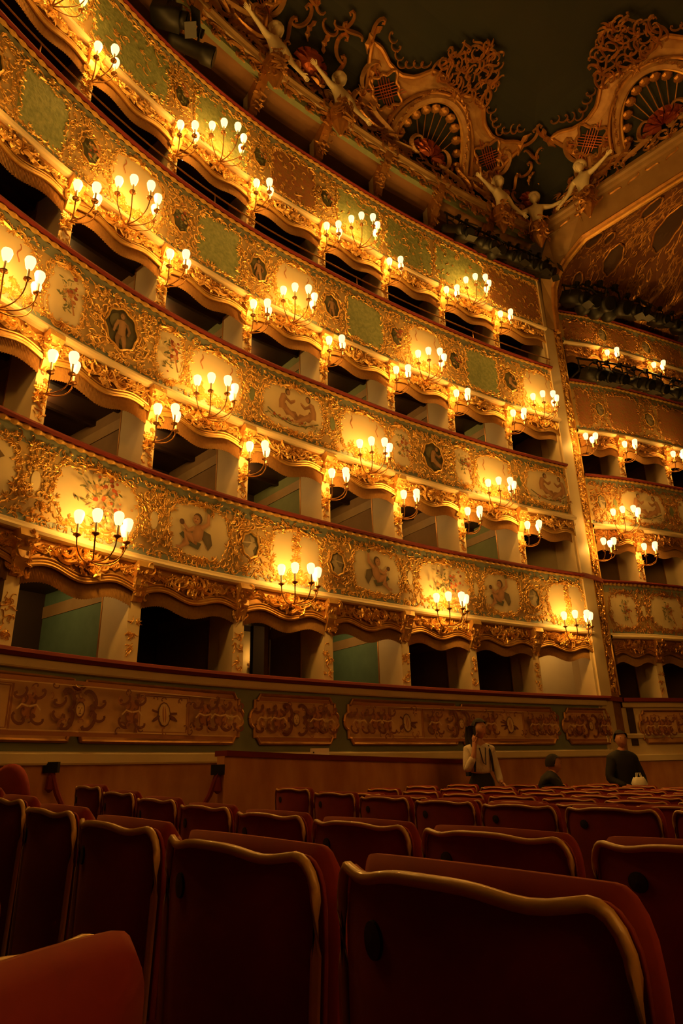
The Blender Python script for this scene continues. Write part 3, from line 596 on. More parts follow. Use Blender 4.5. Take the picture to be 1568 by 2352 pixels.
def box(path, u, k, label, lastwall=False, plain=False, bl=BL):
    """one theatre box between columns u and u+1: shell, right-hand partition with its panel, valance"""
    zf, zc = R[k]-.75, L[k+1]-.02; root = tag(empty('theatre_box', tuple(path.map(u+.5, -1, zf))), label, 'theatre box')
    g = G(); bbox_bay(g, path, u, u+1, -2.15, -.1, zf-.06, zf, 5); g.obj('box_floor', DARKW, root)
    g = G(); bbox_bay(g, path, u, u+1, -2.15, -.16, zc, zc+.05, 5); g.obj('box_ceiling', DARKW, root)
    for q in (.7, 1.3): 
        g = G(); bbox_bay(g, path, u, u+1, -q-.06, -q, zc-.07, zc, 4); g.obj('ceiling_beam', DARKW, root)
    door = (k == 0 and path is HS and int(round(u)) == 2)
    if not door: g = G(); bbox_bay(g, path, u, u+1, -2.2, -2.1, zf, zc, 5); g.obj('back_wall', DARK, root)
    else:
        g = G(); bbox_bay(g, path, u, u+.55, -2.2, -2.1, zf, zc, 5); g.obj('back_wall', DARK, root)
        for a in (.56, .94): g = G(); bbox_bay(g, path, u+a, u+a+.02, -1.62, -1.5, zf, zc, 2); g.obj('door_jamb', GOLDD, root)
    if lastwall:
        g = G(); obox(g, path, u+1, -.12, -.02, -2.1, -.0, zf, zc+.3); g.obj('end_wall', CREAM, root)
    else:
        green = (k, int(round(u))) in GREEN_BAYS and path is HS
        v = u+1
        g = G(); obox(g, path, v, -.05, .05, -1.5 if door else -2.1, -.6, zf, zc); g.obj('silk_panel', (SILK0 if k == 0 else SILK) if green else SILKB, root)
        g = G(); obox(g, path, v, -.066, .066, -.64, -.36, zf, zc); g.obj('frame_stile', CREAM, root)
        g = G(); obox(g, path, v, -.072, .072, -.65, -.625, zf, zc); g.obj('gilt_bead', GOLDD, root)
        g = G(); obox(g, path, v, -.062, .062, -1.5 if door else -2.1, -.64, zc-.34, zc-.18); g.obj('frame_rail', SHADECREAM, root)
    # valance
    h = .5*bl-.075; xs = np.linspace(-1, 1, 41); uu = u+.5+xs*h/bl; zt = L[k+1]; b = bow(xs)
    V = np.concatenate([path.map(uu, .0, zt-b), path.map(uu, .0, zt+.0*b), path.map(uu, -.05, zt-b), path.map(uu, -.05, zt+0*b)]); n = 41
    F = [(i, i+1, n+i+1, n+i) for i in range(n-1)]+[(2*n+i+1, 2*n+i, 3*n+i, 3*n+i+1) for i in range(n-1)]+[(i+1, i, 2*n+i, 2*n+i+1) for i in range(n-1)]
    val = mesh('valance', V, F, GOLDD, root)
    for dz, rad in ((.035, .016), (.0, .019), (.075, .010)):
        g = G(); g.tube(path.map(uu, .012, zt-b+dz), rad, 5); g.obj('valance_trim', GOLD if path is HS else GOLDD, val)
    rnd.seed(int(u*53)+k*11+3); it = []
    for x in np.linspace(-.95, .95, 27):
        bb = float(bow(x)); it.append((rnd.choice('cscl'), x*h, zt-.09-rnd.uniform(0, .3)*(bb-.14), rnd.choice((0, PI))+rnd.gauss(0, .5), rnd.uniform(.12, .19), rnd.random() < .5, .012, 1.0))
        it.append((rnd.choice('plrs'), x*h, zt-.05-rnd.uniform(.1, 1)*(bb-.17), rnd.uniform(-PI, PI), rnd.uniform(.09, .14), rnd.random() < .5, .012, 1.0))
    it += fill(-.24, .24, zt-.26, zt-.04, 16, .14, 1.1, .03)
    it += [('h', 0, zt-.15, 0, .26, False, .03, 1.2), ('c', -.2, zt-.14, .3, .24, False, .02, 1.2), ('c', .2, zt-.14, -.3, .24, True, .02, 1.2)]
    carve_obj('valance_carving', it, path, u+.5, GOLD if path is HS else GOLDD, val, bl)
    m = 161; xs = np.linspace(-1, 1, m); uu = u+.5+xs*h/bl; b = bow(xs); oo = -.03+.007*np.where(np.arange(m) % 2, 1, -1); hang = .185+.006*np.sin(np.arange(m)*1.7)
    V = np.concatenate([path.map(uu, oo, zt-b-hang), path.map(uu, oo*.6-.01, zt-b+.02)])
    mesh('fringe', V, [(i, i+1, m+i+1, m+i) for i in range(m-1)], FRINGE, val)
    return root
for k in range(4):
    for u in range(-1, 7):
        nth = 7-u
        pos = 'beside the gilded pillar' if nth == 1 else ORD[nth]+' from the gilded pillar'
        look = {True: 'with green silk side panel', False: 'with dark interior'}[(k, u) in GREEN_BAYS]
        box(HS, float(u), k, f'{LEVEL[k]} theatre box {look}, {pos}', lastwall=(u == 6))
        if u > -1:
            pier(HS, float(u), k, f'cream and gilt {LEVEL[k]} pier, {ORD[nth]} from the gilded pillar')
for k in range(4):
    for u in (0, 1, 2):
        box(PW, float(u), k, f'dark {LEVEL[k]} stage box, {ORD[u+1]} to the right of the gilded pillar', bl=1.36)
        if u: pier(PW, float(u), k, f'{LEVEL[k]} pier between stage boxes, {ORD[u]} right of the gilded pillar', group='piers of the stage boxes')

# ------------------------------------------------------------------ gilded corner pillar
PP = Path([[4.80, 13.44], [5.12, 13.70], [5.42, 14.02]], u0=0, smooth=False)
pl = tag(empty('gilded_pillar', (5.15, 13.8, -.2)), 'tall cream corner pillar with carved gilt strip and red ledges', 'pillar')
g = G(); bbox_bay(g, PP, .1, 1.0, -.5, .03, -1.5, 10.95, 3); g.obj('cream_face', CREAM, pl)
g = G(); bbox_bay(g, PP, 1.0, 2.0, -.5, .0, -1.5, 10.95, 3); g.obj('strip_ground', GOLDD, pl)
for a in (1.02, 1.97): g = G(); g.tube(PP.map(np.full(2, a), .015, np.array([1.25, 10.9])), .022, 6); g.obj('strip_bead', GOLD, pl)
rnd.seed(5); it = fill(-.13, .13, 1.3, 10.85, 560, .11, 1.1, .005); carve_obj('strip_carving', it, PP, 1.5, GOLD, pl, .42)
for z in (1.15, 3.57): g = G(); bbox_bay(g, PP, .05, 2.05, -.1, .07, z-.035, z+.05, 3); g.obj('ledge', RAILV, pl)

# ------------------------------------------------------------------ top gallery, brackets and cornice
gw = tag(empty('wall_gallery', tuple(HS.map(3, -1.5, 10.2))), 'dark wall behind the top gallery', kind='structure')
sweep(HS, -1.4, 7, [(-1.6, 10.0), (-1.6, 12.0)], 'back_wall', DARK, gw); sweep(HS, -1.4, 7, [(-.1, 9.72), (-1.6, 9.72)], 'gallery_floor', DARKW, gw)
sof = tag(sweep(HS, -1.4, 6.9, [(-1.6, 11.76), (-.22, 11.76), (-.18, 11.78), (-.04, 11.83), (.14, 11.93), (.18, 11.88)], 'gallery_soffit', PLASTER), 'ochre plaster soffit curving out above the top gallery', 'soffit', kind='structure')
for u in range(-1, 7):
    root = tag(empty('gallery_post', tuple(HS.map(u, -.15, R[4]))), f'top gallery post with gilt scroll bracket, {ORD[7-u]} from the gilded pillar', 'post', 'posts of the top gallery')
    g = G(); obox(g, HS, u, -.07, .07, -.28, -.12, R[4]-.3, 11.79); g.obj('shaft', MATS['cream_paint'], root)
    az = HS.az(u); d = np.array([math.cos(az), math.sin(az)]); n = np.array([d[1], -d[0]]); pp = HS._i(np.array([float(u)]), HS.pos)[0]
    prof = [(-.12, 11.28), (-.06, 11.28), (-.03, 11.38), (.0, 11.50), (.10, 11.62), (.22, 11.78), (.32, 11.95), (.36, 12.09), (.20, 12.09), (-.12, 11.75)]
    V = [[*(pp+d*e*.085+n*o), z+CZ] for e in (-1, 1) for o, z in prof]; m = len(prof)
    mesh('bracket', V, [tuple(range(m-1, -1, -1)), tuple(range(m, 2*m))]+[(i, (i+1) % m, m+(i+1) % m, m+i) for i in range(m)], GOLDD, root)
    rnd.seed(u+90); it = []
    for q in range(22):
        t = rnd.random(); it.append((rnd.choice('clsp'), rnd.uniform(-.16, .16)*(.5+t), 11.30+.80*t, rnd.uniform(-PI, PI), rnd.uniform(.12, .2), rnd.random() < .5, -.06+.42*t, 1))
    it += [('r', 0, 12.16, 0, .26, False, .40, 1.4), ('c', .15, 12.16, PI/2, .26, False, .38, 1), ('c', -.15, 12.16, -PI/2, .26, True, .38, 1)]
    carve_obj('bracket_carving', it, HS, float(u), GOLDD, root)
def cornice(path, u0, u1, name, label, green=True):
    root = tag(empty(name, tuple(path.map((u0+u1)/2, .4, 11.6))), label, kind='structure')
    sweep(path, u0, u1, [(.36, 11.62), (.46, 11.64), (.48, 11.80)], 'swag_ground', LEAFG if green else SHADECREAM, root, smooth=False)
    sweep(path, u0, u1, [(.48, 11.80), (.54, 11.82), (.56, 11.88), (.60, 11.92), (.60, 11.97), (.56, 12.01), (.52, 12.03), (.52, 12.10), (.40, 12.16)], 'moulding', SHADECREAM, root)
    rnd.seed(17+len(label)); it = []; le = (u1-u0)*BL; nb = int(le/.42)
    for i in range(nb):
        a = -le/2+(i+.5)*le/nb
        if green:
            it += [('p', a+rnd.uniform(-.08, .08), 11.66, -PI/2, .26, rnd.random() < .5, .47, .8), ('s', a, 11.80, .1, .36, rnd.random() < .5, .49, .9), ('l', a+.15, 11.72, -.6, .22, False, .48, 1)]
        else: it += [('s', a, 11.70, .1, .28, i % 2 == 0, .47, .6)]
    it += [(rnd.choice('cslp'), rnd.uniform(-le/2, le/2), rnd.uniform(12.0, 12.16), rnd.uniform(-PI, PI), rnd.uniform(.14, .24), rnd.random() < .5, .54, 1) for _ in range(int(le*(11 if green else 6)))]
    if green: it += [(rnd.choice('cslp'), rnd.uniform(-le/2, le/2), rnd.uniform(11.72, 11.84), rnd.uniform(-PI, PI), rnd.uniform(.12, .22), rnd.random() < .5, .49, 1) for _ in range(int(le*9))]
    carve_obj('cornice_carving', it, path, (u0+u1)/2, GOLDD, root)
cornice(CORN, -1.3, 6.9, 'trim_1', 'cream and gilt cornice with green swags above the top gallery')
cornice(PR, -.1, 4, 'trim_2', 'cream and gilt cornice running over the proscenium arch', False)

# proscenium fascia, its rounded corner and the painted vault beyond it
pw_ = tag(empty('wall_proscenium', tuple(PR.map(1.5, .45, 11.2))), 'cream proscenium fascia with gilt arch edge and painted vault', kind='structure')
edge = [(5.20, 13.62, 9.6), (5.21, 13.58, 10.3), (5.23, 13.48, 10.72), (5.30, 13.28, 11.0), (5.45, 13.02, 11.18)]
vv = np.linspace(.55, 4, 12); E2 = PR.map(vv, .46, 11.04+.05*np.sin(np.linspace(0, 2, 12)))-np.array([0, 0, CZ])
EDGE = np.concatenate([np.array(edge), E2]); ne = len(EDGE)
top = np.concatenate([np.array([[4.95, 13.5, 9.6], [4.95, 13.5, 10.3], [4.95, 13.45, 11.0], [5.0, 13.28, 11.5], [5.12, 13.08, 11.85]]), PR.map(vv, .46, 11.64)-np.array([0, 0, CZ])])
off = np.array([0, 0, CZ])
mesh('fascia', np.concatenate([EDGE, top])+off, [(i, i+1, ne+i+1, ne+i) for i in range(ne-1)], SHADECREAM, pw_)
g = G(); g.tube(EDGE+off, .055, 6); g.obj('arch_bead', GOLDD, pw_)
g = G(); g.tube(EDGE+off+np.array([.07, .08, -.02]), .05, 6); g.obj('arch_bead', GOLD, pw_)
wallc = np.concatenate([PW.map(np.array([0, 0, .02, .05, .12]), -.0, np.array([9.6, 10.0, 10.2, 10.35, 10.45])), PW.map(np.linspace(.25, 3, 12), -.3, 10.5)])-off
V = []; K5 = 7
for k in range(K5):
    t = k/(K5-1); V.append(EDGE*(1-t)+wallc*t+np.array([0, 0, .55*math.sin(PI*t)])*np.clip(np.arange(ne)/6, 0, 1)[:, None])
V = np.array(V)+off
vault = mesh('vault', V.reshape(-1, 3), [(k*ne+i, (k+1)*ne+i, (k+1)*ne+i+1, k*ne+i+1) for k in range(K5-1) for i in range(ne-1)], VAULT, pw_)
class Patch:
    def __init__(s, V): s.V = V
    def map(s, u, o, z):
        K_, N_ = s.V.shape[:2]; i = np.clip(np.asarray(u), 0, N_-1.001); k = np.clip(np.asarray(z), 0, K_-1.001)
        i0, k0 = i.astype(int), k.astype(int); fi, fk = (i-i0)[..., None], (k-k0)[..., None]
        p = s.V[k0, i0]*(1-fi)*(1-fk)+s.V[k0, i0+1]*fi*(1-fk)+s.V[k0+1, i0]*(1-fi)*fk+s.V[k0+1, i0+1]*fi*fk
        return p+np.asarray(o)[..., None]*np.array([-.3, -.6, -.75])
VP = Patch(V); rnd.seed(33); it = []
for _ in range(900): it.append((rnd.choice('cscslpr'), rnd.uniform(2.6, ne-1.2), rnd.uniform(.4, 5.7), rnd.uniform(-PI, PI), rnd.uniform(.25, .5), rnd.random() < .5, .01, .12))
Vc, Fc = carve(it, VP, 0., 1.); mesh('vault_relief', Vc, Fc, GOLDD, pw_, False, None, 'stuff')
for cx, cy, w, h in ((6.4, 2.0, .5, .5), (8.6, 3.6, .6, .6), (9.4, 1.5, .45, .45), (11.5, 2.8, .7, .7), (6.2, 4.3, .4, .4), (7.6, 2.4, .3, .3)):
    poly = rounded(cx-w, cx+w, cy-h, cy+h, .06, 44, 2.6); field('vault_cartouche', poly, VP, 0., .03, MATS['vault_dark'], pw_, 1.)
    O = np.array(poly+poly[:1]); g = G(); g.tube(VP.map(O[:, 0], np.full(len(O), .045), O[:, 1]), .022, 5, False); g.obj('cartouche_rim', GOLDD, pw_)

# ------------------------------------------------------------------ brass rail over the third balcony
br = tag(empty('brass_rail', tuple(HS.map(3, .05, R[3]))), 'thin brass safety rail above the third balcony handrail', 'rail')
g = G(); us = np.linspace(-1.3, 6.95, 90); g.tube(HS.map(us, .06, R[3]+.17), .013, 6); g.obj('rail_bar', BRONZE, br)
for u in (-.5, 1.5, 3.5, 5.5, 6.9):
    g = G(); g.tube(HS.map(np.full(2, u), .04, np.array([R[3]-.02, R[3]+.17])), .010, 6); g.obj('rail_stanchion', BRONZE, br)

# ------------------------------------------------------------------ candle sconces
SH_PROF = [(.018, 0), (.034, .012), (.046, .05), (.055, .095), (.057, .115), (.05, .14), (.03, .155), (.012, .16)]
def bez(p, n=9):
    p = np.array(p, float); t = np.linspace(0, 1, n)[:, None]
    return (1-t)**3*p[0]+3*(1-t)**2*t*p[1]+3*(1-t)*t*t*p[2]+t**3*p[3]
def sconce(name, cups, zc, watt, lift):
    root = empty(name)
    rnd.seed(len(cups)); g = G()
    for q in range(16):
        kd = rnd.choice('clprs'); V, F = KIT[kd]; s = rnd.uniform(.09, .14); a = rnd.uniform(-PI, PI); x, y = V[:, 0]*s, V[:, 1]*s
        cx, cz = rnd.gauss(0, .035), rnd.gauss(0, .07)
        g.add(np.stack([cx+x*math.cos(a)-y*math.sin(a), -.005-V[:, 2]*s*1.2, cz+x*math.sin(a)+y*math.cos(a)], 1), F)
    g.ball((0, -.04, -.01), (.035, .05, .04)); g.loc('back_plate', GOLD, root)
    for (x, y) in cups:
        g = G(); g.tube(bez([(0, -.04, -.01), (x*.2, y*.55, -.10), (x, y, -.10), (x, y, zc)]), [.012, .010, .009, .008, .008, .008, .008, .008, .009], 6); g.loc('arm', BRONZE, root, True)
        g = G(); g.lathe([(.006, -.03), (.02, -.012), (.042, .0), (.044, .012), (.02, .016), (.014, .03)], 10, (x, y, zc)); g.loc('drip_pan', BRONZE, root)
        g = G(); g.lathe([(.013, .02), (.013, .15)], 8, (x, y, zc)); g.loc('candle', CANDLE, root)
        g = G(); g.lathe(SH_PROF, 12, (x, y, zc+.13)); g.loc('shade', SHADE, root, True)
    ld = bpy.data.lights.new(name+'_light', 'POINT'); ld.energy = watt; ld.color = LAMP_RGB; ld.shadow_soft_size = .06
    lo = bpy.data.objects.new('lamp_light', ld); COL.objects.link(lo); lo.parent = root
    ys = sum(c[1] for c in cups)/len(cups); lo.location = (0, ys+.02, zc+.20+lift)
    return root
P3 = sconce('three_arm_sconce', [(-.13, -.32), (.02, -.48), (.15, -.34)], .09, LAMP3_W, 0)
P5 = sconce('five_arm_sconce', [(-.30, -.24), (-.20, -.42), (0, -.52), (.20, -.42), (.30, -.24)], .16, LAMP5_W, .0)
used = {}
def put_sconce(proto, path, u, o, z, label, group):
    r = proto if proto.name not in used else copy_tree(proto)
    used[proto.name] = 1
    r.location = tuple(path.map(u, o, z)); r.rotation_euler = (0, 0, path.az(u)); tag(r, label, 'sconce', group)
for k in (1, 2, 3):
    for u in range(0, 7):
        put_sconce(P3, HS, float(u), -.035, R[k]+.42, f'lit three-candle sconce on the {LEVEL[k]} pier, {ORD[7-u]} from the gilded pillar', 'three-candle pier sconces')
    put_sconce(P3, HS, -1., -.035, R[k]+.42, f'lit three-candle sconce on the {LEVEL[k]} pier, eighth from the gilded pillar', 'three-candle pier sconces')
for k, bays in ((1, (.5, 2.5, 4.5, 6.5)), (2, (-.5, 1.5, 3.5, 5.5)), (3, (.5, 2.5, 4.5, 6.5)), (4, (-.5, 1.5, 3.5, 5.5))):
    for i, u in enumerate(bays[::-1]):
        put_sconce(P5, HS, u, .05, L[k]-.13, f'lit five-candle sconce on the {TIER[k]} balcony front, {ORD[i+1]} from the gilded pillar', 'five-candle balcony sconces')
for k, spots in ((1, ((PP, 1.6, ''), (PW, 1., ''))), (2, ((PP, 1.6, ''), (PW, 1., ''), (PW, 2., ''))), (3, ((PW, 1., ''), (PW, 2., '')))):
    for i, (pa, u, _) in enumerate(spots):
        lab = f'lit three-candle sconce on the gilt strip of the pillar, {LEVEL[k]} height' if pa is PP else f'lit {LEVEL[k]} sconce between stage boxes, {ORD[int(u)]} right of the gilded pillar'
        put_sconce(P3, pa, u, .0 if pa is PP else -.035, R[k]+.42, lab, 'three-candle stage box sconces')
put_sconce(P5, PW, .62, .05, L[2]-.08, 'lit five-candle sconce on the stage box front right of the pillar', 'five-candle balcony sconces')
# small downlights in box ceilings and a lamp in the corridor behind a box
for i, (u, k, lab) in enumerate(((-.35, 2, 'small bright downlight in the box ceiling at far left edge'), (1.25, 3, 'small bright downlight in third-tier box ceiling near second pier sconce'), (2.35, 2, 'small bright downlight under the second-tier valance near middle'), (3.3, 2, 'small bright downlight in second-tier ceiling beside a green box'), (2.35, 1, 'small bright downlight in first-tier ceiling over green box'))):
    root = tag(empty('downlight', tuple(HS.map(u, -.35, L[k+1]-.05))), lab, 'downlight', 'ceiling downlights')
    g = G(); g.lathe([(.03, .03), (.035, 0), (.025, -.005)], 10); g.loc('trim_ring', GOLDD, root); g = G(); g.ball((0, 0, -.01), (.02, .02, .014)); g.loc('bulb', BULB, root)
cl = copy_tree(P3); cl.location = tuple(HS.map(3.24, -2.76, 1.80)); cl.rotation_euler = (0, 0, HS.az(3.2)); cl.scale = (.55, .55, .55); tag(cl, 'lit wall lamp seen through the doorway of a stalls-level box', 'sconce')
for c in cl.children:
    if c.type == 'LIGHT': c.data = c.data.copy(); c.data.energy = 2.5
cr = tag(empty('wall_corridor', tuple(HS.map(3, -2.9, -.2))), 'dim corridor wall behind the lowest boxes', kind='structure')
sweep(HS, 1.9, 5.1, [(-2.8, -.4), (-2.8, 2.4)], 'corridor_wall', CREAM, cr)
# lamps inside green silk boxes; those in brown boxes are added to brighten them
for (k, u) in sorted(GREEN_BAYS | {(k, u) for k in (1, 2) for u in range(0, 6)}):
    lit = (k, u) in GREEN_BAYS
    root = tag(empty('box_downlight', tuple(HS.map(u+.42, -1.25, L[k+1]-.05))), f'unseen ceiling lamp inside the {LEVEL[k]} box, {ORD[7-u]} from the gilded pillar', 'downlight', 'lamps inside the boxes')
    g = G(); g.lathe([(.035, .03), (.04, 0), (.03, -.006)], 10); g.loc('trim_ring', GOLDD, root); g = G(); g.ball((0, 0, -.005), (.024, .024, .01)); g.loc('bulb', BULB, root)
    ld = bpy.data.lights.new('box_lamp', 'POINT'); ld.energy = 12.0 if lit else 10.0; ld.color = (1, .52, .12); ld.shadow_soft_size = .03
    lo = bpy.data.objects.new('lamp_light', ld); COL.objects.link(lo); lo.parent = root; lo.location = (0, 0, -.06)

# ------------------------------------------------------------------ carved crests on the ceiling cove
def crest(surf, uc, label, flip=1, m_band=None, sw=1., half=False):
    root = tag(empty('ceiling_cartouche', tuple(surf.map(uc, .1, .2))), label, 'cartouche', 'carved crests on the ceiling cove')
    IV = MATS['old_ivory']; P = lambda a, o, b: surf.map(uc+np.asarray(a)*sw/BL, o, b)
    t = np.linspace(0, PI, 33)
    inner = np.stack([-1.06*np.cos(t), .30+1.45*np.sin(t)**.9], 1)
    hp = [(-2.15, .22), (-2.05, .6), (-1.95, 1.0), (-2.1, 1.4), (-2.3, 1.78), (-2.05, 1.78), (-1.75, 1.66), (-1.4, 1.62), (-1.05, 1.74), (-.78, 2.0), (-.5, 2.05), (-.25, 1.98), (0, 1.95)]
    hp = np.array(hp); outer = np.concatenate([hp, hp[-2::-1]*np.array([-1, 1])])
    s = np.linspace(0, len(outer)-1, 65); outer = np.stack([np.interp(s, np.arange(len(outer)), outer[:, k]) for k in (0, 1)], 1)
    s = np.linspace(0, 32, 65); inner2 = np.stack([np.interp(s, np.arange(33), inner[:, k]) for k in (0, 1)], 1)
    rows = 6; V = []
    for r_ in range(rows):
        f = r_/(rows-1); q = inner2*(1-f)+outer*f; V.append(P(q[:, 0], .07+.05*math.sin(PI*f), q[:, 1]))
    V.append(P(outer[:, 0], 0, outer[:, 1])); V.insert(0, P(inner2[:, 0], 0, inner2[:, 1])); V = np.concatenate(V); n = 65
    mesh('plate', V, [(r_*n+i, (r_+1)*n+i, (r_+1)*n+i+1, r_*n+i+1) for r_ in range(rows+1) for i in range(n-1)], IV, root)
    for q, rad, o, nm, mt in ((inner2, .10, .12, 'arch_band', IV), (inner2*np.array([.88, .97])+np.array([0, .0]), .035, .12, 'arch_bead', GOLD), (inner2*np.array([1.16, 1.0])+np.array([0, .09]), .04, .14, 'arch_bead', GOLDD), (outer, .05, .09, 'outer_bead', GOLDD)):
        g = G(); g.tube(P(q[:, 0], o, q[:, 1]), rad, 7, True); g.obj(nm, mt, root)
    for i in range(1, 12):                                  # scallops of the shell fan and its ribs
        a = PI*i/12; x, y = -.86*math.cos(a), .32+1.22*math.sin(a)
        g = G(); c = P(x, .06, y); g.ball(c, (.12, .12, .06), 8, 5); g.obj('scallop', GOLDD, root)
        if 2 < i < 10: g = G(); g.tube(P(np.array([x*.45, x*.95]), .05, np.array([.45+.3*math.sin(a), y])), .012, 4); g.obj('fan_rib', GOLDD, root)
    for e in (-1, 1):
        Vc, Fc = carve([('c', e*.42, .52, e*PI/2, .55, e > 0, .16, 1.2)], surf, uc, BL/sw); mesh('volute', Vc, Fc, IV, root)
        poly = rounded(e*1.55-.36, e*1.55+.36, .85, 1.55, .16, 40, 2); field('lattice_ground', poly, surf, uc, .125, CEIL, root, BL/sw, 2)
        O = np.array(poly+poly[:1]); g = G(); g.tube(P(O[:, 0], .14, O[:, 1]), .035, 6, False); g.obj('lattice_rim', GOLDD, root)
        for k in range(-2, 3):
            for dd in (-1, 1):
                g = G(); xx = np.linspace(-.26, .26, 4)+k*.09; yy = dd*np.linspace(-.24, .24, 4); ok = (np.abs(xx) < .33); g.tube(P(e*1.55+xx, .15, 1.2+yy), .012, 4); g.obj('lattice_bar', ROSEB, root)
    Vc, Fc = carve([('h', 0, .55, 0, 1.05, False, .1, .9), ('h', 0, .45, 0, .7, False, .2, .9)], surf, uc, BL/sw); mesh('shell', Vc, Fc, ROSEB, root)
    rnd.seed(int(uc*10)+3); it = []
    for e in (-1, 1):
        it += [('c', e*2.3, 1.95, e*1.2, .42, e < 0, .1, 1), ('l', e*2.28, 1.8, PI/2, .5, e < 0, .1, 1), ('s', e*2.2, .35, e*.8, .7, e < 0, .12, 1), ('c', e*1.7, .42, e*.3, .75, e < 0, .12, 1), ('s', e*1.05, .35, -e*.5, .6, e > 0, .14, 1), ('c', e*.72, 2.12, e*2, .34, e < 0, .12, 1), ('l', e*1.9, 1.35, 1.8, .5, e < 0, .12, 1)]
        it += [('p', e*rnd.uniform(1.0, 2.1), rnd.uniform(.3, .9), rnd.uniform(-PI, PI), rnd.uniform(.2, .32), rnd.random() < .5, .13, .8) for _ in range(12)]
        it += [('c', e*(1.0+.16*i), 1.78+.08*abs(i-3), rnd.uniform(-.4, .4), .22, i % 2 == 0, .09, 1) for i in range(7)]
        it += [('l', e*(.98*math.cos(a)), .40+1.55*math.sin(a)**.9, math.atan2(math.cos(a), -math.sin(a)*e), .22, e < 0, .22, .8) for a in np.linspace(.15, 1.5, 9)]
    Vc, Fc = carve([q for e in (-1, 1) for q in [('s', e*1.25, .5, e*.35, 1.0, e < 0, .10, .9), ('c', e*1.95, .55, e*1.2, .8, e > 0, .08, .9), ('s', e*.75, .25, -e*.2, .8, e > 0, .12, .8), ('c', e*2.0, 1.25, e*1.6, .6, e < 0, .1, .9)]], surf, uc, BL/sw); mesh('acanthus_scrolls', Vc, Fc, IV, root, False, None, 'stuff')
    it += [('r', 0, 1.88, 0, .34, False, .15, 1.2)]
    carve_obj('crest_carving', it, surf, uc, GOLDD, root, BL/sw)
    it = []                                                   # pierced basket at the top
    for j, (b, w) in enumerate(((2.05, .62), (2.2, .70), (2.35, .66), (2.5, .58), (2.64, .45), (2.76, .28))):
        for x in np.linspace(-w, w, 11 if j < 4 else 7): it.append((rnd.choice('ccs'), x+rnd.uniform(-.03, .03), b, rnd.uniform(-PI, PI), rnd.uniform(.22, .3), rnd.random() < .5, .12+rnd.uniform(0, .08), 1))
    it += [('c', -.7, 2.3, 1.6, .34, False, .12, 1), ('c', .7, 2.3, -1.6, .34, True, .12, 1), ('p', 0, 2.86, PI/2, .3, False, .12, 1)]
    carve_obj('pierced_basket', it, surf, uc, GOLDD, root, BL/sw)
mat('old_ivory', (.60, .38, .16), .5, .2, noise=(5, (.36, .17, .06), .5))
crest(COVE, 4.75, 'large carved shell crest in the middle of the ceiling cove')
crest(COVE, .6, 'carved shell crest cut by the top edge of the picture')
crest(COVEP, 1.97, 'large carved shell crest above the proscenium cornice at right', sw=.92)
def boss(surf, u, label, s=1.):
    root = tag(empty('shell_boss', tuple(surf.map(u, .1, .3))), label, 'ornament', 'red shell bosses between the crests')
    Vc, Fc = carve([('h', 0, .75, 0, .8*s, False, .14, 1.0)], surf, u); mesh('shell', Vc, Fc, ROSEB, root)
    g = G(); g.ball(surf.map(u, .06, .72), (.24*s, .24*s, .24*s), 14, 9); g.obj('boss_dome', ROSEB, root)
    it = []
    for e in (-1, 1):
        it += [('c', e*.46*s, .62, e*.6, .42*s, e < 0, .12, 1.2), ('c', e*.5*s, 1.35, -e*1.2, .48*s, e > 0, .1, 1), ('s', e*.62*s, 1.0, e*1.3, .5*s, e < 0, .1, 1), ('c', e*.3*s, 1.75, e*1.0, .4*s, e < 0, .1, 1), ('s', e*.55*s, 1.7, e*.3, .45*s, e > 0, .1, 1), ('l', e*.2*s, 1.25, PI/2, .4*s, e < 0, .1, 1), ('p', e*.3*s, .3, -e*.5+PI/2, .4*s, e < 0, .2, 1)]
    it += [('s', 0, 2.05, .2, .45*s, False, .1, 1), ('c', .1, 1.5, 0, .35*s, False, .1, 1), ('p', 0, 2.2, PI/2, .3*s, False, .1, 1)]
    carve_obj('boss_scrolls', it, surf, u, GOLDD, root)
for surf, a0, a1, sd in ((COVE, -1.3, 6.6, 3), (COVEP, .25, 4, 4)):
    root = tag(empty('cove_scrollwork', tuple(surf.map((a0+a1)/2, .05, .1))), 'pale carved scrolls along the foot of the '+('ceiling cove over the gallery' if sd == 3 else 'cove over the proscenium'), 'ornament')
    rnd.seed(sd); it = []; le = (a1-a0)*BL; n = int(le/.17)
    for i in range(n):
        a = -le/2+(i+.5)*le/n; it.append((rnd.choice('ccsp'), a, rnd.uniform(.06, .42), rnd.uniform(-.6, .6)+rnd.choice((0, PI)), rnd.uniform(.28, .5), rnd.random() < .5, rnd.uniform(.05, .14), .8))
    carve_obj('pale_scrolls', it[::2], surf, (a0+a1)/2, MATS['old_ivory'], root); carve_obj('gilt_scrolls', it[1::2]+fill(-le/2, le/2, .05, .5, int(le*5), .2, .8, .12), surf, (a0+a1)/2, GOLDD, root)
boss(COVE, 2.62, 'red shell boss with gilt scrolls between the two upper statues')
boss(COVE, 6.72, 'red shell boss with gilt scrolls at the ceiling corner', .85)

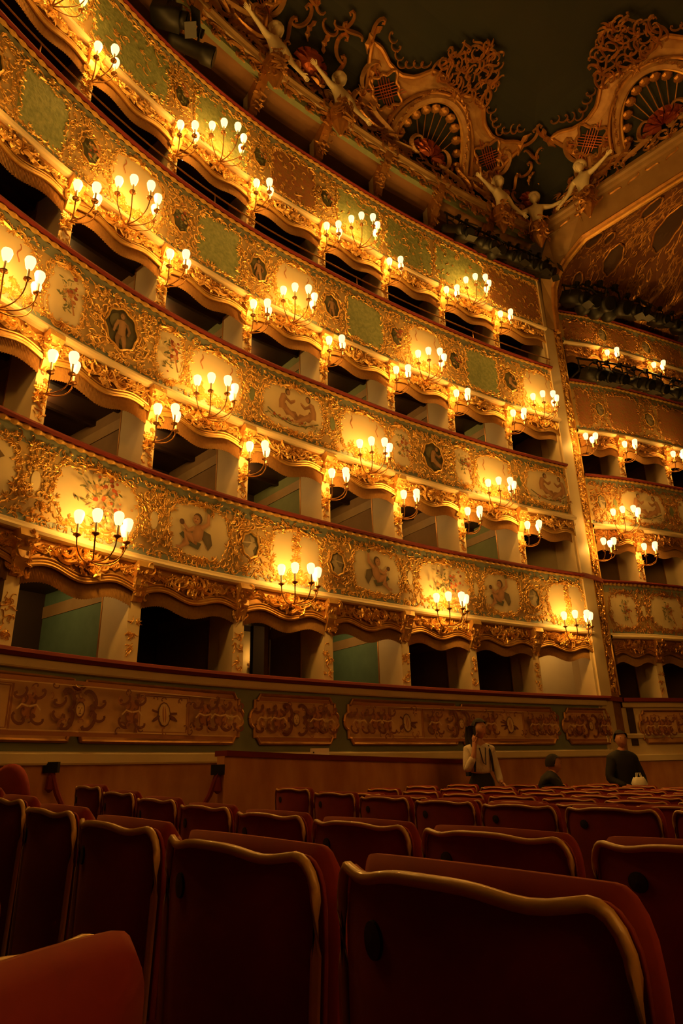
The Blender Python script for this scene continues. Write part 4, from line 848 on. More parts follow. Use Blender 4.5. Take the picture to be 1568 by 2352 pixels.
# ------------------------------------------------------------------ plaster statues on the cornice
def skin_mesh(pts, edges, rad, sub=1, root=0):
    """skinned skeleton -> plain vertex/face arrays"""
    me = bpy.data.meshes.new('sk'); me.from_pydata([tuple(p) for p in pts], edges, []); o = bpy.data.objects.new('sk', me); COL.objects.link(o)
    o.modifiers.new('skin', 'SKIN'); sv = me.skin_vertices[0].data
    for i, r_ in enumerate(rad): sv[i].radius = (r_, r_) if not hasattr(r_, '__len__') else r_; sv[i].use_root = (i == root)
    s = o.modifiers.new('sub', 'SUBSURF'); s.levels = s.render_levels = sub
    dg = bpy.context.evaluated_depsgraph_get(); ev = o.evaluated_get(dg); m2 = ev.to_mesh()
    V = np.array([v.co[:] for v in m2.vertices]); F = [tuple(p.vertices) for p in m2.polygons]; ev.to_mesh_clear()
    bpy.data.objects.remove(o); bpy.data.meshes.remove(me); return V, F
def head_mesh(c, s, yaw=0., pitch=0., n=18, m=14):
    """head with brow, eye sockets, nose, mouth, chin and ears; looks along -y before yaw; s = head height"""
    V = []; F = []
    for i in range(m+1):
        ph = PI*i/m
        for j in range(n):
            th = 2*PI*j/n; x, y, z = math.sin(ph)*math.cos(th), math.sin(ph)*math.sin(th), math.cos(ph)
            X, Y, Z = x*.36, y*.43, z*.5
            if z < -.2: k = (-z-.2)/.8; X *= 1-.38*k; Y = Y*(1-.30*k)-.05*k
            if y < -.5:
                fx = abs(X)
                if abs(Z+.06) < .11: Y -= .09*math.exp(-(fx/.06)**2)*(1-(abs(Z+.06)/.11))
                if abs(Z-.04) < .07: Y += .035*math.exp(-((fx-.14)/.06)**2)
                if abs(Z-.13) < .05: Y -= .02
                if abs(Z+.24) < .05: Y -= .018*math.exp(-(fx/.1)**2)
            V.append((X, Y, Z))
    F = [(i*n+j, (i+1)*n+j, (i+1)*n+(j+1) % n, i*n+(j+1) % n) for i in range(m) for j in range(n)]
    g = G(); g.add(V, F)
    for e in (-1, 1): g.ball((e*.36, .03, -.03), (.035, .07, .10), 8, 6)
    A = g.arr()*s; cp, sp = math.cos(pitch), math.sin(pitch); A = np.stack([A[:, 0], A[:, 1]*cp-A[:, 2]*sp, A[:, 1]*sp+A[:, 2]*cp], 1)
    cy, sy = math.cos(yaw), math.sin(yaw); A = np.stack([A[:, 0]*cy-A[:, 1]*sy, A[:, 0]*sy+A[:, 1]*cy, A[:, 2]], 1)
    return A+np.array(c), g.F
def hand_chain(pts, edges, rad, wrist, d, side, up, s=1., curl_=.25):
    """palm and five fingers grown from vertex index wrist; d = pointing direction, side = towards the thumb"""
    d, side, up = [np.array(v, float)/np.linalg.norm(v) for v in (d, side, up)]; w = np.array(pts[wrist]); pl = w+d*.075*s
    pts.append(pl); edges.append((wrist, len(pts)-1)); rad.append((.036*s, .018*s)); pi = len(pts)-1
    for k, (off, ln) in enumerate(((.030, .068), (.010, .078), (-.010, .072), (-.030, .055))):
        b = pl+side*off*s+d*.012*s; m_ = b+(d*(1-curl_*.5)-up*curl_)*ln*.5*s; e = m_+(d*(1-curl_)-up*curl_*1.6)*ln*.5*s
        pts += [b, m_, e]; q = len(pts); edges += [(pi, q-3), (q-3, q-2), (q-2, q-1)]; rad += [.0095*s, .0085*s, .007*s]
    b = w+side*.03*s+d*.03*s; e = b+(side*.7+d*.8)*.04*s; pts += [b, e, e+d*.022*s]; q = len(pts); edges += [(wrist, q-3), (q-3, q-2), (q-2, q-1)]; rad += [.012*s, .010*s, .008*s]
def statue(path, u, o, z, label, pose, yaw=0.):
    root = tag(empty('plaster_statue', tuple(path.map(u, o, z)), path.az(u)+yaw), label, 'statue', 'plaster figures on the cornice'); root.scale = (1.15, 1.15, 1.15)
    pts = [np.array(p, float) for p in [(0, 0, 0), (0, -.01, .14), (0, -.03, .30), (0, -.02, .44), (0, 0, .53), (0, -.01, .60)]]
    edges = [(0, 1), (1, 2), (2, 3), (3, 4), (4, 5)]; rad = [(.15, .11), (.115, .09), (.145, .10), (.13, .085), .05, .05]
    for e, (el, wr) in zip((-1, 1), pose):
        b = len(pts); pts += [np.array((e*.15, 0, .45)), np.array((e*.20, -.01, .43)), np.array(el, float), np.array(wr, float)]; edges += [(3, b), (b, b+1), (b+1, b+2), (b+2, b+3)]; rad += [.065, .06, .045, .03]
        d = np.array(wr)-np.array(el); hand_chain(pts, edges, rad, b+3, d, (0, -1, .2), (0, 0, 1), 1.0, .15)
    V, F = skin_mesh(pts, edges, rad, 1); H, HF = head_mesh((0, -.02, .71), .25); g = G(); g.add(V, F); g.add(H, HF); g.loc('figure', STONE, root, True)
    g = G(); g.lathe([(.02, -.55), (.06, -.45), (.13, -.3), (.15, -.12), (.17, .0), (.15, .05), (.1, .06)], 12, (0, .02, 0)); g.loc('acanthus_base', GOLDD, root)
    g = G(); rnd.seed(int(u*7))
    for q in range(22):
        V, F = KIT[rnd.choice('lpcs')]; s = rnd.uniform(.16, .26); a = rnd.uniform(-PI, PI); th = rnd.uniform(-1.5, 1.5); zz = rnd.uniform(-.45, .05); rr_ = .15+.15*max(0, .1+zz)+rnd.uniform(0, .06)
        x, y = (V[:, 0]*math.cos(a)-V[:, 1]*math.sin(a))*s, (V[:, 0]*math.sin(a)+V[:, 1]*math.cos(a))*s
        g.add(np.stack([math.sin(th)*rr_+x*math.cos(th), -math.cos(th)*(rr_+V[:, 2]*s)+x*math.sin(th), zz+y], 1), F)
    g.loc('acanthus_leaves', GOLDD, root, False, 'stuff')
    g = G(); g.lathe([(.02, 0), (.125, .0), (.14, .07), (.11, .13), (.03, .155)], 12, (0, .01, .71)); g.loc('hair', STONE, root, True)
def cloth_v(): pass
SP = [((-.34, -.04, .46), (-.56, -.08, .50)), ((.30, -.03, .24), (.46, -.10, .06))]
statue(CORN, 2.03, .74, 11.78, 'cream statue with outstretched arms, leftmost on the cornice', SP)
statue(CORN, 3.05, .74, 11.78, 'cream statue with outstretched arms right of the upper red boss', SP)
statue(CORN, 6.05, .74, 11.78, 'cream statue with outstretched arms just left of the corner', SP)
statue(PR, 0., .82, 11.75, 'cream statue with both arms spread at the ceiling corner', [((-.33, -.04, .38), (-.52, -.06, .44)), ((.33, -.04, .38), (.52, -.06, .44))], .55)
statue(PR, .78, .76, 11.80, 'cream statue on the proscenium cornice right of the corner', [((-.30, -.03, .24), (-.46, -.10, .06)), ((.34, -.04, .44), (.56, -.08, .48))])

# ------------------------------------------------------------------ the other half of the horseshoe (behind the viewer's right shoulder)
def mirror(p): p = np.array(p); w = p@RW; return p-2*(w+.3)*RW
HM = Path([mirror(p) for p in cols_xy[::-1]], u0=0)
wr = tag(empty('wall_right', tuple(HM.map(4, -.5, -1.2))), 'opposite curved side of the auditorium, cream and gilt', kind='structure')
sweep(HM, 0, 9, [(0, -1.5), (0, 1.19)], 'lower_wall', CREAM, wr)
for k in range(1, 5):
    sweep(HM, 0, 9, [(-.3, L[k]-.5), (0, L[k]-.4), (0, R[k]), (-.3, R[k])], 'balcony_front', OCHRE, wr)
sweep(HM, 0, 9, [(-.9, 1), (-.9, 12.5)], 'box_backs', DARKW, wr)
for k, bays in ((1, (1.5, 3.5, 5.5, 7.5)), (2, (2.5, 4.5, 6.5)), (3, (1.5, 3.5, 5.5, 7.5)), (4, (2.5, 4.5, 6.5))):
    for i, u in enumerate(bays):
        put_sconce(P5, HM, u, .05, L[k]-.13, f'lit five-candle sconce on the opposite {TIER[k]} balcony front, {ORD[i+1]} from the stage', 'five-candle sconces of the opposite side')

for k in (1, 2, 3):
    for u in range(1, 9):
        put_sconce(P3, HM, float(u), .0, R[k]+.42, f'lit three-candle sconce of the opposite {LEVEL[k]} boxes, {ORD[u]} from the stage', 'three-candle sconces of the opposite side')

# ------------------------------------------------------------------ stalls seats
def seat_proto():
    """origin on the floor under the middle of the back's rear face; x along the row, y towards the stage"""
    root = empty('theatre_chair'); n = 25; xs = np.linspace(-1, 1, n)
    def mk(ztop, cx):
        outl = [(-.225, .16), (-.232, .40), (-.243, .62), (-.252, .80), (-.2525, .862)]
        for a in (.3, .65, 1.0, 1.3): outl.append((-.2525+(.2525-cx*.252)*(1-math.cos(a)), .862+(ztop(cx)-.862)*math.sin(a)))
        for x in np.linspace(-cx, cx, 21): outl.append((x*.252, ztop(x)))
        return np.array(outl+[(-x, z) for x, z in outl[8::-1]])
    outl = mk(lambda x: .917-.010*math.exp(-((abs(x)-.62)/.24)**2), .86); OC = mk(lambda x: .921+.007*(1-x*x), .86)
    O = np.array(outl)
    def yb(x): return -.045*(1-(np.asarray(x)/.26)**2)
    def shell(name, sc, y0, y1, puff, m, lift=0., O=O, bulge=1.):
        P = O.copy(); ce = np.array([0, .55]); P = ce+(P-ce)*np.array(sc); P[:, 1] += lift*np.clip((P[:, 1]-.5)/.4, 0, 1); k = len(P); V = []
        rings = [(.0, y0, .0), (.55, y0, .5), (.92, y0, 1), (1., y0+.012, 1), (1., y1-.025, 1), (.94, y1, 1), (.5, y1+puff, 1)]
        for f, y, _ in rings[1:]:
            q = ce+(P-ce)*f; V.append(np.stack([q[:, 0], y+yb(q[:, 0])*bulge, q[:, 1]], 1))
        V = np.concatenate(V); F = []; R_ = len(rings)-1
        for r_ in range(R_-1): F += [(r_*k+i, (r_+1)*k+i, (r_+1)*k+(i+1) % k, r_*k+(i+1) % k) for i in range(k)]
        F += [tuple(range(k)), tuple(range(R_*k-1, (R_-1)*k-1, -1))]
        return local(name, V, F, m, root, True)
    shell('back_shell', (1, 1), 0, .03, 0., VELVET)
    shell('back_cushion', (.985, 1.0), .020, .068, .02, VELVET, .0, OC, .8)
    top = O[1:-1]; g = G(); g.tube(np.stack([top[:, 0]*.985, yb(top[:, 0])-.004, top[:, 1]-.002], 1), .0075, 6); g.loc('piping', PIPING, root, True)
    g = G(); t = np.arange(20)*2*PI/20; V = [[-.13, float(yb(-.13))-.006, .845]]+[[-.13+.024*math.cos(a), float(yb(-.13+.024*math.cos(a)))-.004, .845+.019*math.sin(a)] for a in t]+[[-.13+.026*math.cos(a), float(yb(-.13))+.01, .845+.021*math.sin(a)] for a in t]
    F = [(0, 1+(i+1) % 20, 1+i) for i in range(20)]+[(1+i, 1+(i+1) % 20, 21+(i+1) % 20, 21+i) for i in range(20)]; local('air_vent', V, F, BLACKM, root)
    V = []; k = 10
    for y, z, w, h in ((.12, .42, .225, .05), (.16, .425, .235, .062), (.50, .445, .24, .068), (.56, .44, .235, .055), (.58, .43, .215, .03)):
        for i in range(16): a = 2*PI*i/16; c, s_ = math.cos(a), math.sin(a); p = .5; V.append([w*abs(c)**p*(1 if c > 0 else -1), y, z+h*abs(s_)**p*(1 if s_ > 0 else -1)])
    local('seat_cushion', V, [(r_*16+i, r_*16+(i+1) % 16, (r_+1)*16+(i+1) % 16, (r_+1)*16+i) for r_ in range(4) for i in range(16)]+[tuple(range(15, -1, -1)), tuple(range(64, 80))], VELVET, root, True)
    for e in (-1, 1):
        g = G(); x = e*.27; g.box((x, .30, .60), (.026, .22, .02)); g.tube(np.array([[x, .08, .625], [x, .15, .635], [x, .40, .635], [x, .50, .62], [x, .53, .59]]), [.026, .03, .03, .03, .022], 8); g.loc('armrest', VELVET, root, True)
        g = G(); g.box((x, .28, .30), (.02, .15, .30)); g.loc('side_panel', DARKW, root)
    return root
SEAT = seat_proto(); SEAT_RZ = math.atan2(-.802, .597); RT = -RW; seat_used = []
def put_seat(p, ztop, rz, label, group, sx=1.):
    """p = plan position of the back's middle, ztop = height of the piping relative to the eye"""
    r = SEAT if not seat_used else copy_tree(SEAT); seat_used.append(1)
    fz = floor_z(float(np.array(p)@ST)); r.location = (p[0], p[1], fz); r.scale = (sx, 1, (ztop+CZ-fz)/.92); r.rotation_euler = (0, 0, rz)
    tag(r, label, 'theatre chair', group)
def proj_x(P):
    v = Vector((P[0], P[1], -.2)); return 784+1566*v.dot(_R)/v.dot(_F)
ROWS = [(np.array([-.01, 1.01]), -.107, range(-1, 6), 'nearest'), (np.array([.21, 2.16]), -.157, range(-2, 7), 'second'), (np.array([1.08, 3.73]), -.197, range(-3, 6), 'third')]
for P0, zt, ms, nm in ROWS:
    lst = []
    for m in ms:
        mm = -.84 if (nm == 'nearest' and m == -1) else m
        sx = .83 if (nm == 'nearest' and m == 0) else 1.; lst.append((P0+RW*.56*mm+RT*.255*sx, zt+.009*max(0, .56*mm)**2, sx))
    for i, (p, z, sx) in enumerate(lst[::-1]): put_seat(p, z, SEAT_RZ, f'red velvet theatre seat, {ORD[i+1]} from the left in the {nm} row', 'stalls seats', sx)
for j, (q, xl) in enumerate(((3.92, 800), (4.75, 835), (5.6, 925), (6.45, 1000), (7.3, 1090), (8.15, 1172), (9.0, 1250))):
    ps = [ST*q+RW*(w*.56+(j % 2)*.2) for w in range(-9, 16)]; ps = [p for p in ps if xl+10 < proj_x(p) < 1780 and p@RW < 6.4]
    for i, p in enumerate(sorted(ps, key=proj_x)):
        w = p@RW; put_seat(p, -.215-.024*(q-3.09)+.006*max(0, w-2.5)**2, SEAT_RZ, f'red velvet theatre seat, {ORD[i+1]} from the left in the {ORD[j+4]} row', 'stalls seats')
put_seat((-.375, .785), -.185, math.radians(-104), 'red velvet seat turned inwards, cut by the lower left corner', 'seats turned inwards')
put_seat((-.82, 1.345), -.185, math.radians(-104), 'red velvet seat turned inwards, at the left edge', 'seats turned inwards')

# ------------------------------------------------------------------ marble barrier, rope, usher's chair, box on the ledge
def bar_pt(u, o): return HS.map(u, o, 0)[:2]
ba = tag(empty('marble_barrier', (*HS.map(2.4, 1.1, 0)[:2], -.1)), 'low rose marble barrier with crimson top in front of the wall', 'barrier')
us = np.linspace(1.29, 3.98, 16); ztop = np.interp(us, [1.29, 3.98], [.215, .088]); n = len(us)
def slab(o0, o1, zb, zt_): return np.concatenate([HS.map(us, o0, zb), HS.map(us, o0, zt_), HS.map(us, o1, zt_), HS.map(us, o1, zb)])
SF = [(k*n+i, k*n+i+1, (k+1)*n+i+1, (k+1)*n+i) for k in range(3) for i in range(n-1)]+[(0, n, 2*n, 3*n), (n-1, 4*n-1, 3*n-1, 2*n-1)]
mesh('marble_wall', slab(1.16, 1.04, -1.3+0*us, ztop-.05), SF, MARBLE, ba)
mesh('velvet_top', slab(1.20, 1.0, ztop-.055, ztop), SF, RAILV, ba)
wb = tag(empty('notice_box', tuple(HS.map(2.30, 1.08, .167))), 'small white box standing on the barrier top', 'box'); wb.rotation_euler = (0, 0, HS.az(2.30)-.35)
g = G(); g.box((0, 0, .04), (.11, .02, .036)); g.loc('case', WHITEP, wb); g = G(); g.box((-.085, -.022, .03), (.008, .003, .008)); g.loc('button', BLACKM, wb); g = G(); g.box((0, 0, .0), (.125, .03, .004)); g.loc('foot_plate', WHITEP, wb)
rp = tag(empty('velvet_rope', tuple(HS.map(.9, .6, -.3))), 'crimson rope slung between wall hook and barrier end', 'rope')
h1, h2 = HS.map(.42, .05, .06), HS.map(1.27, 1.10, .0)
t = np.linspace(0, 1, 22)[:, None]; line = h1*(1-t)+h2*t; line[:, 2] -= .62*4*(t*(1-t))[:, 0]**.8
g = G(); g.tube(line, .028+.004*np.sin(np.arange(22)*2.2), 7); g.obj('rope', RAILV, rp)
for h, nm in ((h1, 'wall'), (h2, 'end')):
    g = G(); g.box(h+np.array([0, 0, .03]), (.07, .03, .05)); g.obj('hook_plate', BLACKM, rp)
    g = G(); g.lathe([(.01, -.20), (.045, -.17), (.035, -.06), (.02, -.03), (.03, -.01), (.01, .02)], 8, h); g.obj('tassel', RAILV, rp)
uc = tag(empty('usher_chair', (-2.62, 5.65, floor_z(1.3)), math.radians(150)), 'red chair with round upholstered back at the left edge', 'chair')
def oval_slab(g, c, ra, rb, th, n=24, axis=1):
    V = []
    for f, y in ((.88, -th), (1, -th*.5), (1, th*.5), (.88, th)):
        for i in range(n):
            a = 2*PI*i/n; V.append([c[0]+ra*f*math.cos(a), c[1]+y, c[2]+rb*f*math.sin(a)] if axis == 1 else [c[0]+ra*f*math.cos(a), c[1]+rb*f*math.sin(a), c[2]+y])
    return g.add(V, [(r_*n+i, r_*n+(i+1) % n, (r_+1)*n+(i+1) % n, (r_+1)*n+i) for r_ in range(3) for i in range(n)]+[tuple(range(n-1, -1, -1)), tuple(range(3*n, 4*n))])
g = G(); oval_slab(g, (0, 0, .88), .25, .30, .04); g.loc('backrest', VELVET, uc, True); g = G(); oval_slab(g, (0, -.27, .46), .25, .25, .05, axis=2); g.loc('seat', VELVET, uc, True)
for x, y in ((-.19, -.43), (.19, -.43), (-.19, -.02), (.19, -.02)): g = G(); g.tube(np.array([[x, y, 0], [x*.95, y*.97, .44]]), [.014, .02], 6); g.loc('leg', DARKW, uc)
for x in (-.16, .16): g = G(); g.tube(np.array([[x, .0, .44], [x*.9, .0, .66]]), .016, 6); g.loc('back_post', DARKW, uc)

# ------------------------------------------------------------------ stage lights
def bar(path, u0, u1, o, z0, label, n=24, gate=False):
    root = tag(empty('lighting_bar', tuple(path.map((u0+u1)/2, o, z0))), label, 'lighting bar'); us = np.linspace(u0, u1, n)
    for dz in (0, .34): g = G(); g.tube(path.map(us, o, z0+dz), .026, 6); g.obj('pipe', BLACKM, root)
    for u in np.linspace(u0+.04, u1-.04, 6):
        g = G(); g.tube(path.map(np.full(2, u), o, np.array([z0, z0+.34])), .02, 5); g.tube(path.map(np.full(2, u), np.array([-.02, o]), np.full(2, z0+.02)), .02, 5); g.obj('bracket', BLACKM, root)
    us = np.linspace(u0, u1, 40); g = G(); g.tube(path.map(us, o+.03, z0+.10+.05*np.sin(np.arange(40)*.9)), .016, 5); g.obj('cable', BLACKM, root)
def spot_proto(kind):
    root = empty('stage_spotlight'); g = G()
    if kind == 0: g.lathe([(.02, -.30), (.085, -.28), (.095, -.22), (.095, .10), (.12, .12), (.12, .26), (.105, .26)], 12, (0, 0, 0), 'y')
    elif kind in (1, 3): g.box((0, 0, 0), (.14, .20, .12)); g.box((0, .02, .13), (.10, .14, .03)); g.lathe([(.11, .18), (.12, .30), (.10, .30)], 12, (0, 0, 0), 'y')
    else: g.ball((0, 0, -.05), (.16, .17, .22), 12, 8); g.lathe([(.10, .10), (.13, .20), (.12, .32), (.10, .32)], 12, (0, 0, -.06), 'y')
    g.loc('housing', BLACKM, root, True)
    g = G(); rl = .10 if kind != 2 else .11; g.lathe([(.001, .262 if kind == 0 else .302), (rl, .27 if kind == 0 else .31), (rl, .272 if kind == 0 else .312)], 12, (0, 0, 0 if kind < 2 else -.06), 'y'); g.loc('lens', LENS, root)
    g = G(); w = .15 if kind != 2 else .2; g.tube(np.array([[-w, 0, 0], [-w, 0, .20], [-w*.6, 0, .27], [w*.6, 0, .27], [w, 0, .20], [w, 0, 0]]), .018, 5); g.loc('yoke', BLACKM, root)
    g = G(); g.box((0, 0, .31), (.03, .04, .05)); g.loc('clamp', BLACKM, root)
    if kind in (1, 3):
        for e, a in ((1, .5), (-1, -.5)):
            g = G(); g.box((0, -.38, e*.15), (.12, .085, .006), Matrix.Rotation(a, 3, 'X')); g.loc('barn_door', BLACKM, root)
        if kind == 3: g = G(); g.box((0, -.315, -.125), (.115, .006, .014)); g.loc('gel_frame', PLATE, root)
    return root
SPOTS = [spot_proto(i) for i in range(4)]; spot_used = set()
def put_spot(kind, path, u, o, z, yaw, tilt, label, group, sc=1.):
    r = SPOTS[kind] if kind not in spot_used else copy_tree(SPOTS[kind]); spot_used.add(kind)
    r.location = tuple(path.map(u, o, z)); r.rotation_euler = (tilt, 0, path.az(u)+yaw); r.scale = (sc,)*3; tag(r, label, 'spotlight', group)
bar(HS, 5.05, 6.97, .25, 11.08, 'black lighting bar along the right end of the top gallery')
for i, u in enumerate(np.linspace(5.15, 6.9, 10)):
    put_spot((0, 1, 0, 1, 2, 0, 1, 0, 1, 1)[i], HS, u, .32, 10.98-.03*(i % 2), (.5, -.2, .9, .3, .1, .7, .2, .5, .3, .6)[i], .5, f'black spotlight on the top gallery bar, {ORD[i+1]} from its left end', 'spotlights on the top gallery bar', .95)
bar(PW, .02, 2.9, .35, 10.62, 'black lighting bar high above the stage boxes')
for i, u in enumerate((.12, .42, .72, 1.02, 1.3, 1.55, 1.8, 2.05, 2.3, 2.55)):
    put_spot((1, 2, 2, 2, 1, 1, 0, 1, 0, 1)[i], PW, u, .5, 10.45, (.5, .2, .1, .3, .5, .2, .6, .1, .3, .4)[i], .45, f'black spotlight high above the stage boxes, {ORD[i+1]} from the pillar', 'spotlights above the stage boxes', (1.2, 1.35, 1.5, 1.5, 1.2, 1.1, 1, 1, 1, 1)[i])
bar(PW, .02, 2.9, .40, 8.50, 'black lighting bar across the third-tier stage boxes')
for i, u in enumerate((.22, .50, .78, 1.05, 1.32, 1.6, 1.88, 2.15, 2.45)):
    put_spot((3, 3, 3, 0, 3, 3, 0, 3, 3)[i], PW, u, .55, 8.30, (.3, .15, .2, .5, .1, .25, .6, .2, .3)[i], .55, f'black spotlight across the third-tier stage boxes, {ORD[i+1]} from the pillar', 'spotlights across the stage boxes', 1.05)
put_spot(0, HS, .98, .30, 11.0, 1.0, .25, 'large black spotlight on the top balcony rail at upper left', 'spotlights at the upper left', 1.35)
put_spot(1, HS, .62, .30, 11.15, .8, .2, 'black spotlight near the top edge above the top balcony', 'spotlights at the upper left', 1.1)

# ------------------------------------------------------------------ people
def person(loc, rz, label, build):
    root = tag(empty('person', loc, rz), label, 'person'); build(root); return root
def limb(root, name, pts, edges, rad, m, sub=1): V, F = skin_mesh(pts, edges, rad, sub); return local(name, V, F, m, root, True)
def face(root, c, s, yaw):
    cy, sy = math.cos(yaw), math.sin(yaw); T = lambda x, y, z: (c[0]+s*(x*cy-y*sy), c[1]+s*(x*sy+y*cy), c[2]+s*z)
    for e in (-1, 1): g = G(); g.ball(T(e*.14, -.375, .04), (s*.035, s*.03, s*.02), 8, 6); g.loc('eye', HAIR, root)
    for e in (-1, 1): g = G(); g.ball(T(e*.14, -.39, .12), (s*.06, s*.025, s*.014), 8, 6); g.loc('eyebrow', HAIR, root)
    g = G(); g.ball(T(0, -.39, -.25), (s*.075, s*.025, s*.018), 8, 6); g.loc('mouth', MATS['lip'], root)
def hair_cap(c, s, yaw, drop=0., back=0.):
    """shell over the crown and the back of the head"""
    V = []; n, m = 18, 9
    for i in range(m+1):
        ph = PI*.60*i/m
        for j in range(n):
            th = 2*PI*j/n; x, y, z = math.sin(ph)*math.cos(th), math.sin(ph)*math.sin(th), math.cos(ph)
            k = 1.0
            if y < -.30 and i > 3: z = max(z, .60)
            V.append((x*.40*k, y*.47+.015, z*.54-.0+(-drop if (i == m and y > -.3) else 0)))
    F = [(i*n+j, (i+1)*n+j, (i+1)*n+(j+1) % n, i*n+(j+1) % n) for i in range(m) for j in range(n)]
    A = np.array(V)*s; cy, sy = math.cos(yaw), math.sin(yaw); return np.stack([A[:, 0]*cy-A[:, 1]*sy, A[:, 0]*sy+A[:, 1]*cy, A[:, 2]], 1)+np.array(c), F
mat('lip', (.40, .12, .09), .5)
def woman(root):
    # faces the camera side, weight on both feet; right hand (viewer's left) holds a phone to the ear, the other arm hangs bent holding a jacket
    body = [np.array(p, float) for p in [(0, 0, .93), (0, 0, 1.10), (0, -.02, 1.28), (0, 0, 1.42), (.01, 0, 1.49), (.015, -.01, 1.55)]]; ed = [(0, 1), (1, 2), (2, 3), (3, 4), (4, 5)]; rd = [(.10, .07), (.09, .06), (.12, .08), (.10, .07), .05, .05]
    for e in (-1, 1):
        b = len(body); body += [np.array(p, float) for p in [(e*.09, 0, .86), (e*.10, -.02, .50), (e*.10, .02, .10), (e*.11, -.10, .03)]]; ed += [(0, b), (b, b+1), (b+1, b+2), (b+2, b+3)]; rd += [.085, .06, .042, .035]
    armR = [(-.15, 0, 1.38), (-.20, -.05, 1.13), (-.13, -.16, 1.30), (-.10, -.13, 1.44)]; armL = [(.15, 0, 1.38), (.21, .0, 1.12), (.20, -.12, .98)]
    for arm in (armR, armL):
        b = len(body); body += [np.array(p, float) for p in arm]; ed += [(3, b)]+[(b+i, b+i+1) for i in range(len(arm)-1)]; rd += [.055, .042, .034, .027][:len(arm)]
        e = len(body)-1; dd = (.05, .03, 1) if arm is armR else (.3, -.8, -.35); hand_chain(body, ed, rd, e, dd, (.3, -1, 0) if arm is armR else (-.6, -.2, .6), (-1, 0, 0) if arm is armR else (0, 0, 1), 1.0, .35)
    V, F = skin_mesh(body, ed, rd, 1); H, HF = head_mesh((.02, -.03, 1.62), .225, .45, .12); g = G(); g.add(V, F); g.add(H, HF); g.loc('body', SKIN, root, True); face(root, (.02, -.03, 1.62), .225, .45)
    sw = [np.array(p, float) for p in [(0, 0, 1.08), (0, 0, 1.17), (0, -.02, 1.30), (0, 0, 1.42), (.008, 0, 1.47)]]; ed = [(0, 1), (1, 2), (2, 3), (3, 4)]; rd = [(.18, .125), (.155, .115), (.175, .125), (.13, .09), .06]
    for arm in (armR[:3], armL):
        b = len(sw); sw += [np.array(p, float) for p in arm]; ed += [(3, b)]+[(b+i, b+i+1) for i in range(len(arm)-1)]; rd += [.068, .055, .045]
    limb(root, 'sweater', sw, ed, rd, KNIT)
    tr = [np.array(p, float) for p in [(0, 0, 1.20), (0, 0, .98), (.095, 0, .82), (.10, -.02, .50), (.10, .02, .08), (-.095, 0, .82), (-.10, -.02, .50), (-.10, .02, .08)]]
    limb(root, 'trousers', tr, [(0, 1), (1, 2), (2, 3), (3, 4), (1, 5), (5, 6), (6, 7)], [(.155, .105), (.17, .12), .105, .075, .06, .105, .075, .06], CLOTH)
    V, F = hair_cap((.02, -.02, 1.635), .235, .45, .05); g = G(); g.add(V, F)
    for x in (-.085, -.05, -.02, .02): g.tube(np.array([[x, .05, 1.66], [x-.015, .07, 1.52], [x-.03, .045, 1.38], [x-.035, .02, 1.26]]), [.05, .05, .042, .015], 7)
    for x in (-.10, -.085): g.tube(np.array([[x, -.03, 1.66], [x-.012, -.06, 1.50], [x+.0, -.10, 1.36]]), [.035, .035, .012], 6)
    g.loc('hair', HAIR, root, True)
    g = G(); g.box((-.085, -.13, 1.585), (.008, .03, .06)); g.loc('phone', BLACKM, root)
    for x in (-.10, .10): g = G(); g.tube(np.array([[x, .10, 1.30], [x, .05, 1.43], [x*1.02, -.06, 1.42], [x*1.05, -.125, 1.30], [x*1.2, -.12, 1.12]]), [.014, .018, .018, .016, .012], 6); g.loc('bag_strap', CLOTH, root)
    g = G(); g.box((0, .16, 1.24), (.13, .06, .17)); g.loc('backpack', CLOTH, root)
    g = G(); g.tube(np.array([[-.03, -.10, 1.40], [-.01, -.145, 1.22], [.02, -.15, 1.20], [.05, -.10, 1.40]]), .006, 5); g.loc('earphone_cord', BLACKM, root)
    for e in (-1, 1): g = G(); g.ball((e*.11, -.05, .045), (.05, .13, .045), 10, 7); g.loc('shoe', BLACKM, root)
FW = floor_z(float(np.array([1.66, 9.14])@ST))
person((1.66, 9.14, FW), .15, 'standing person in cream sweater and black trousers holding a phone to the ear', woman)
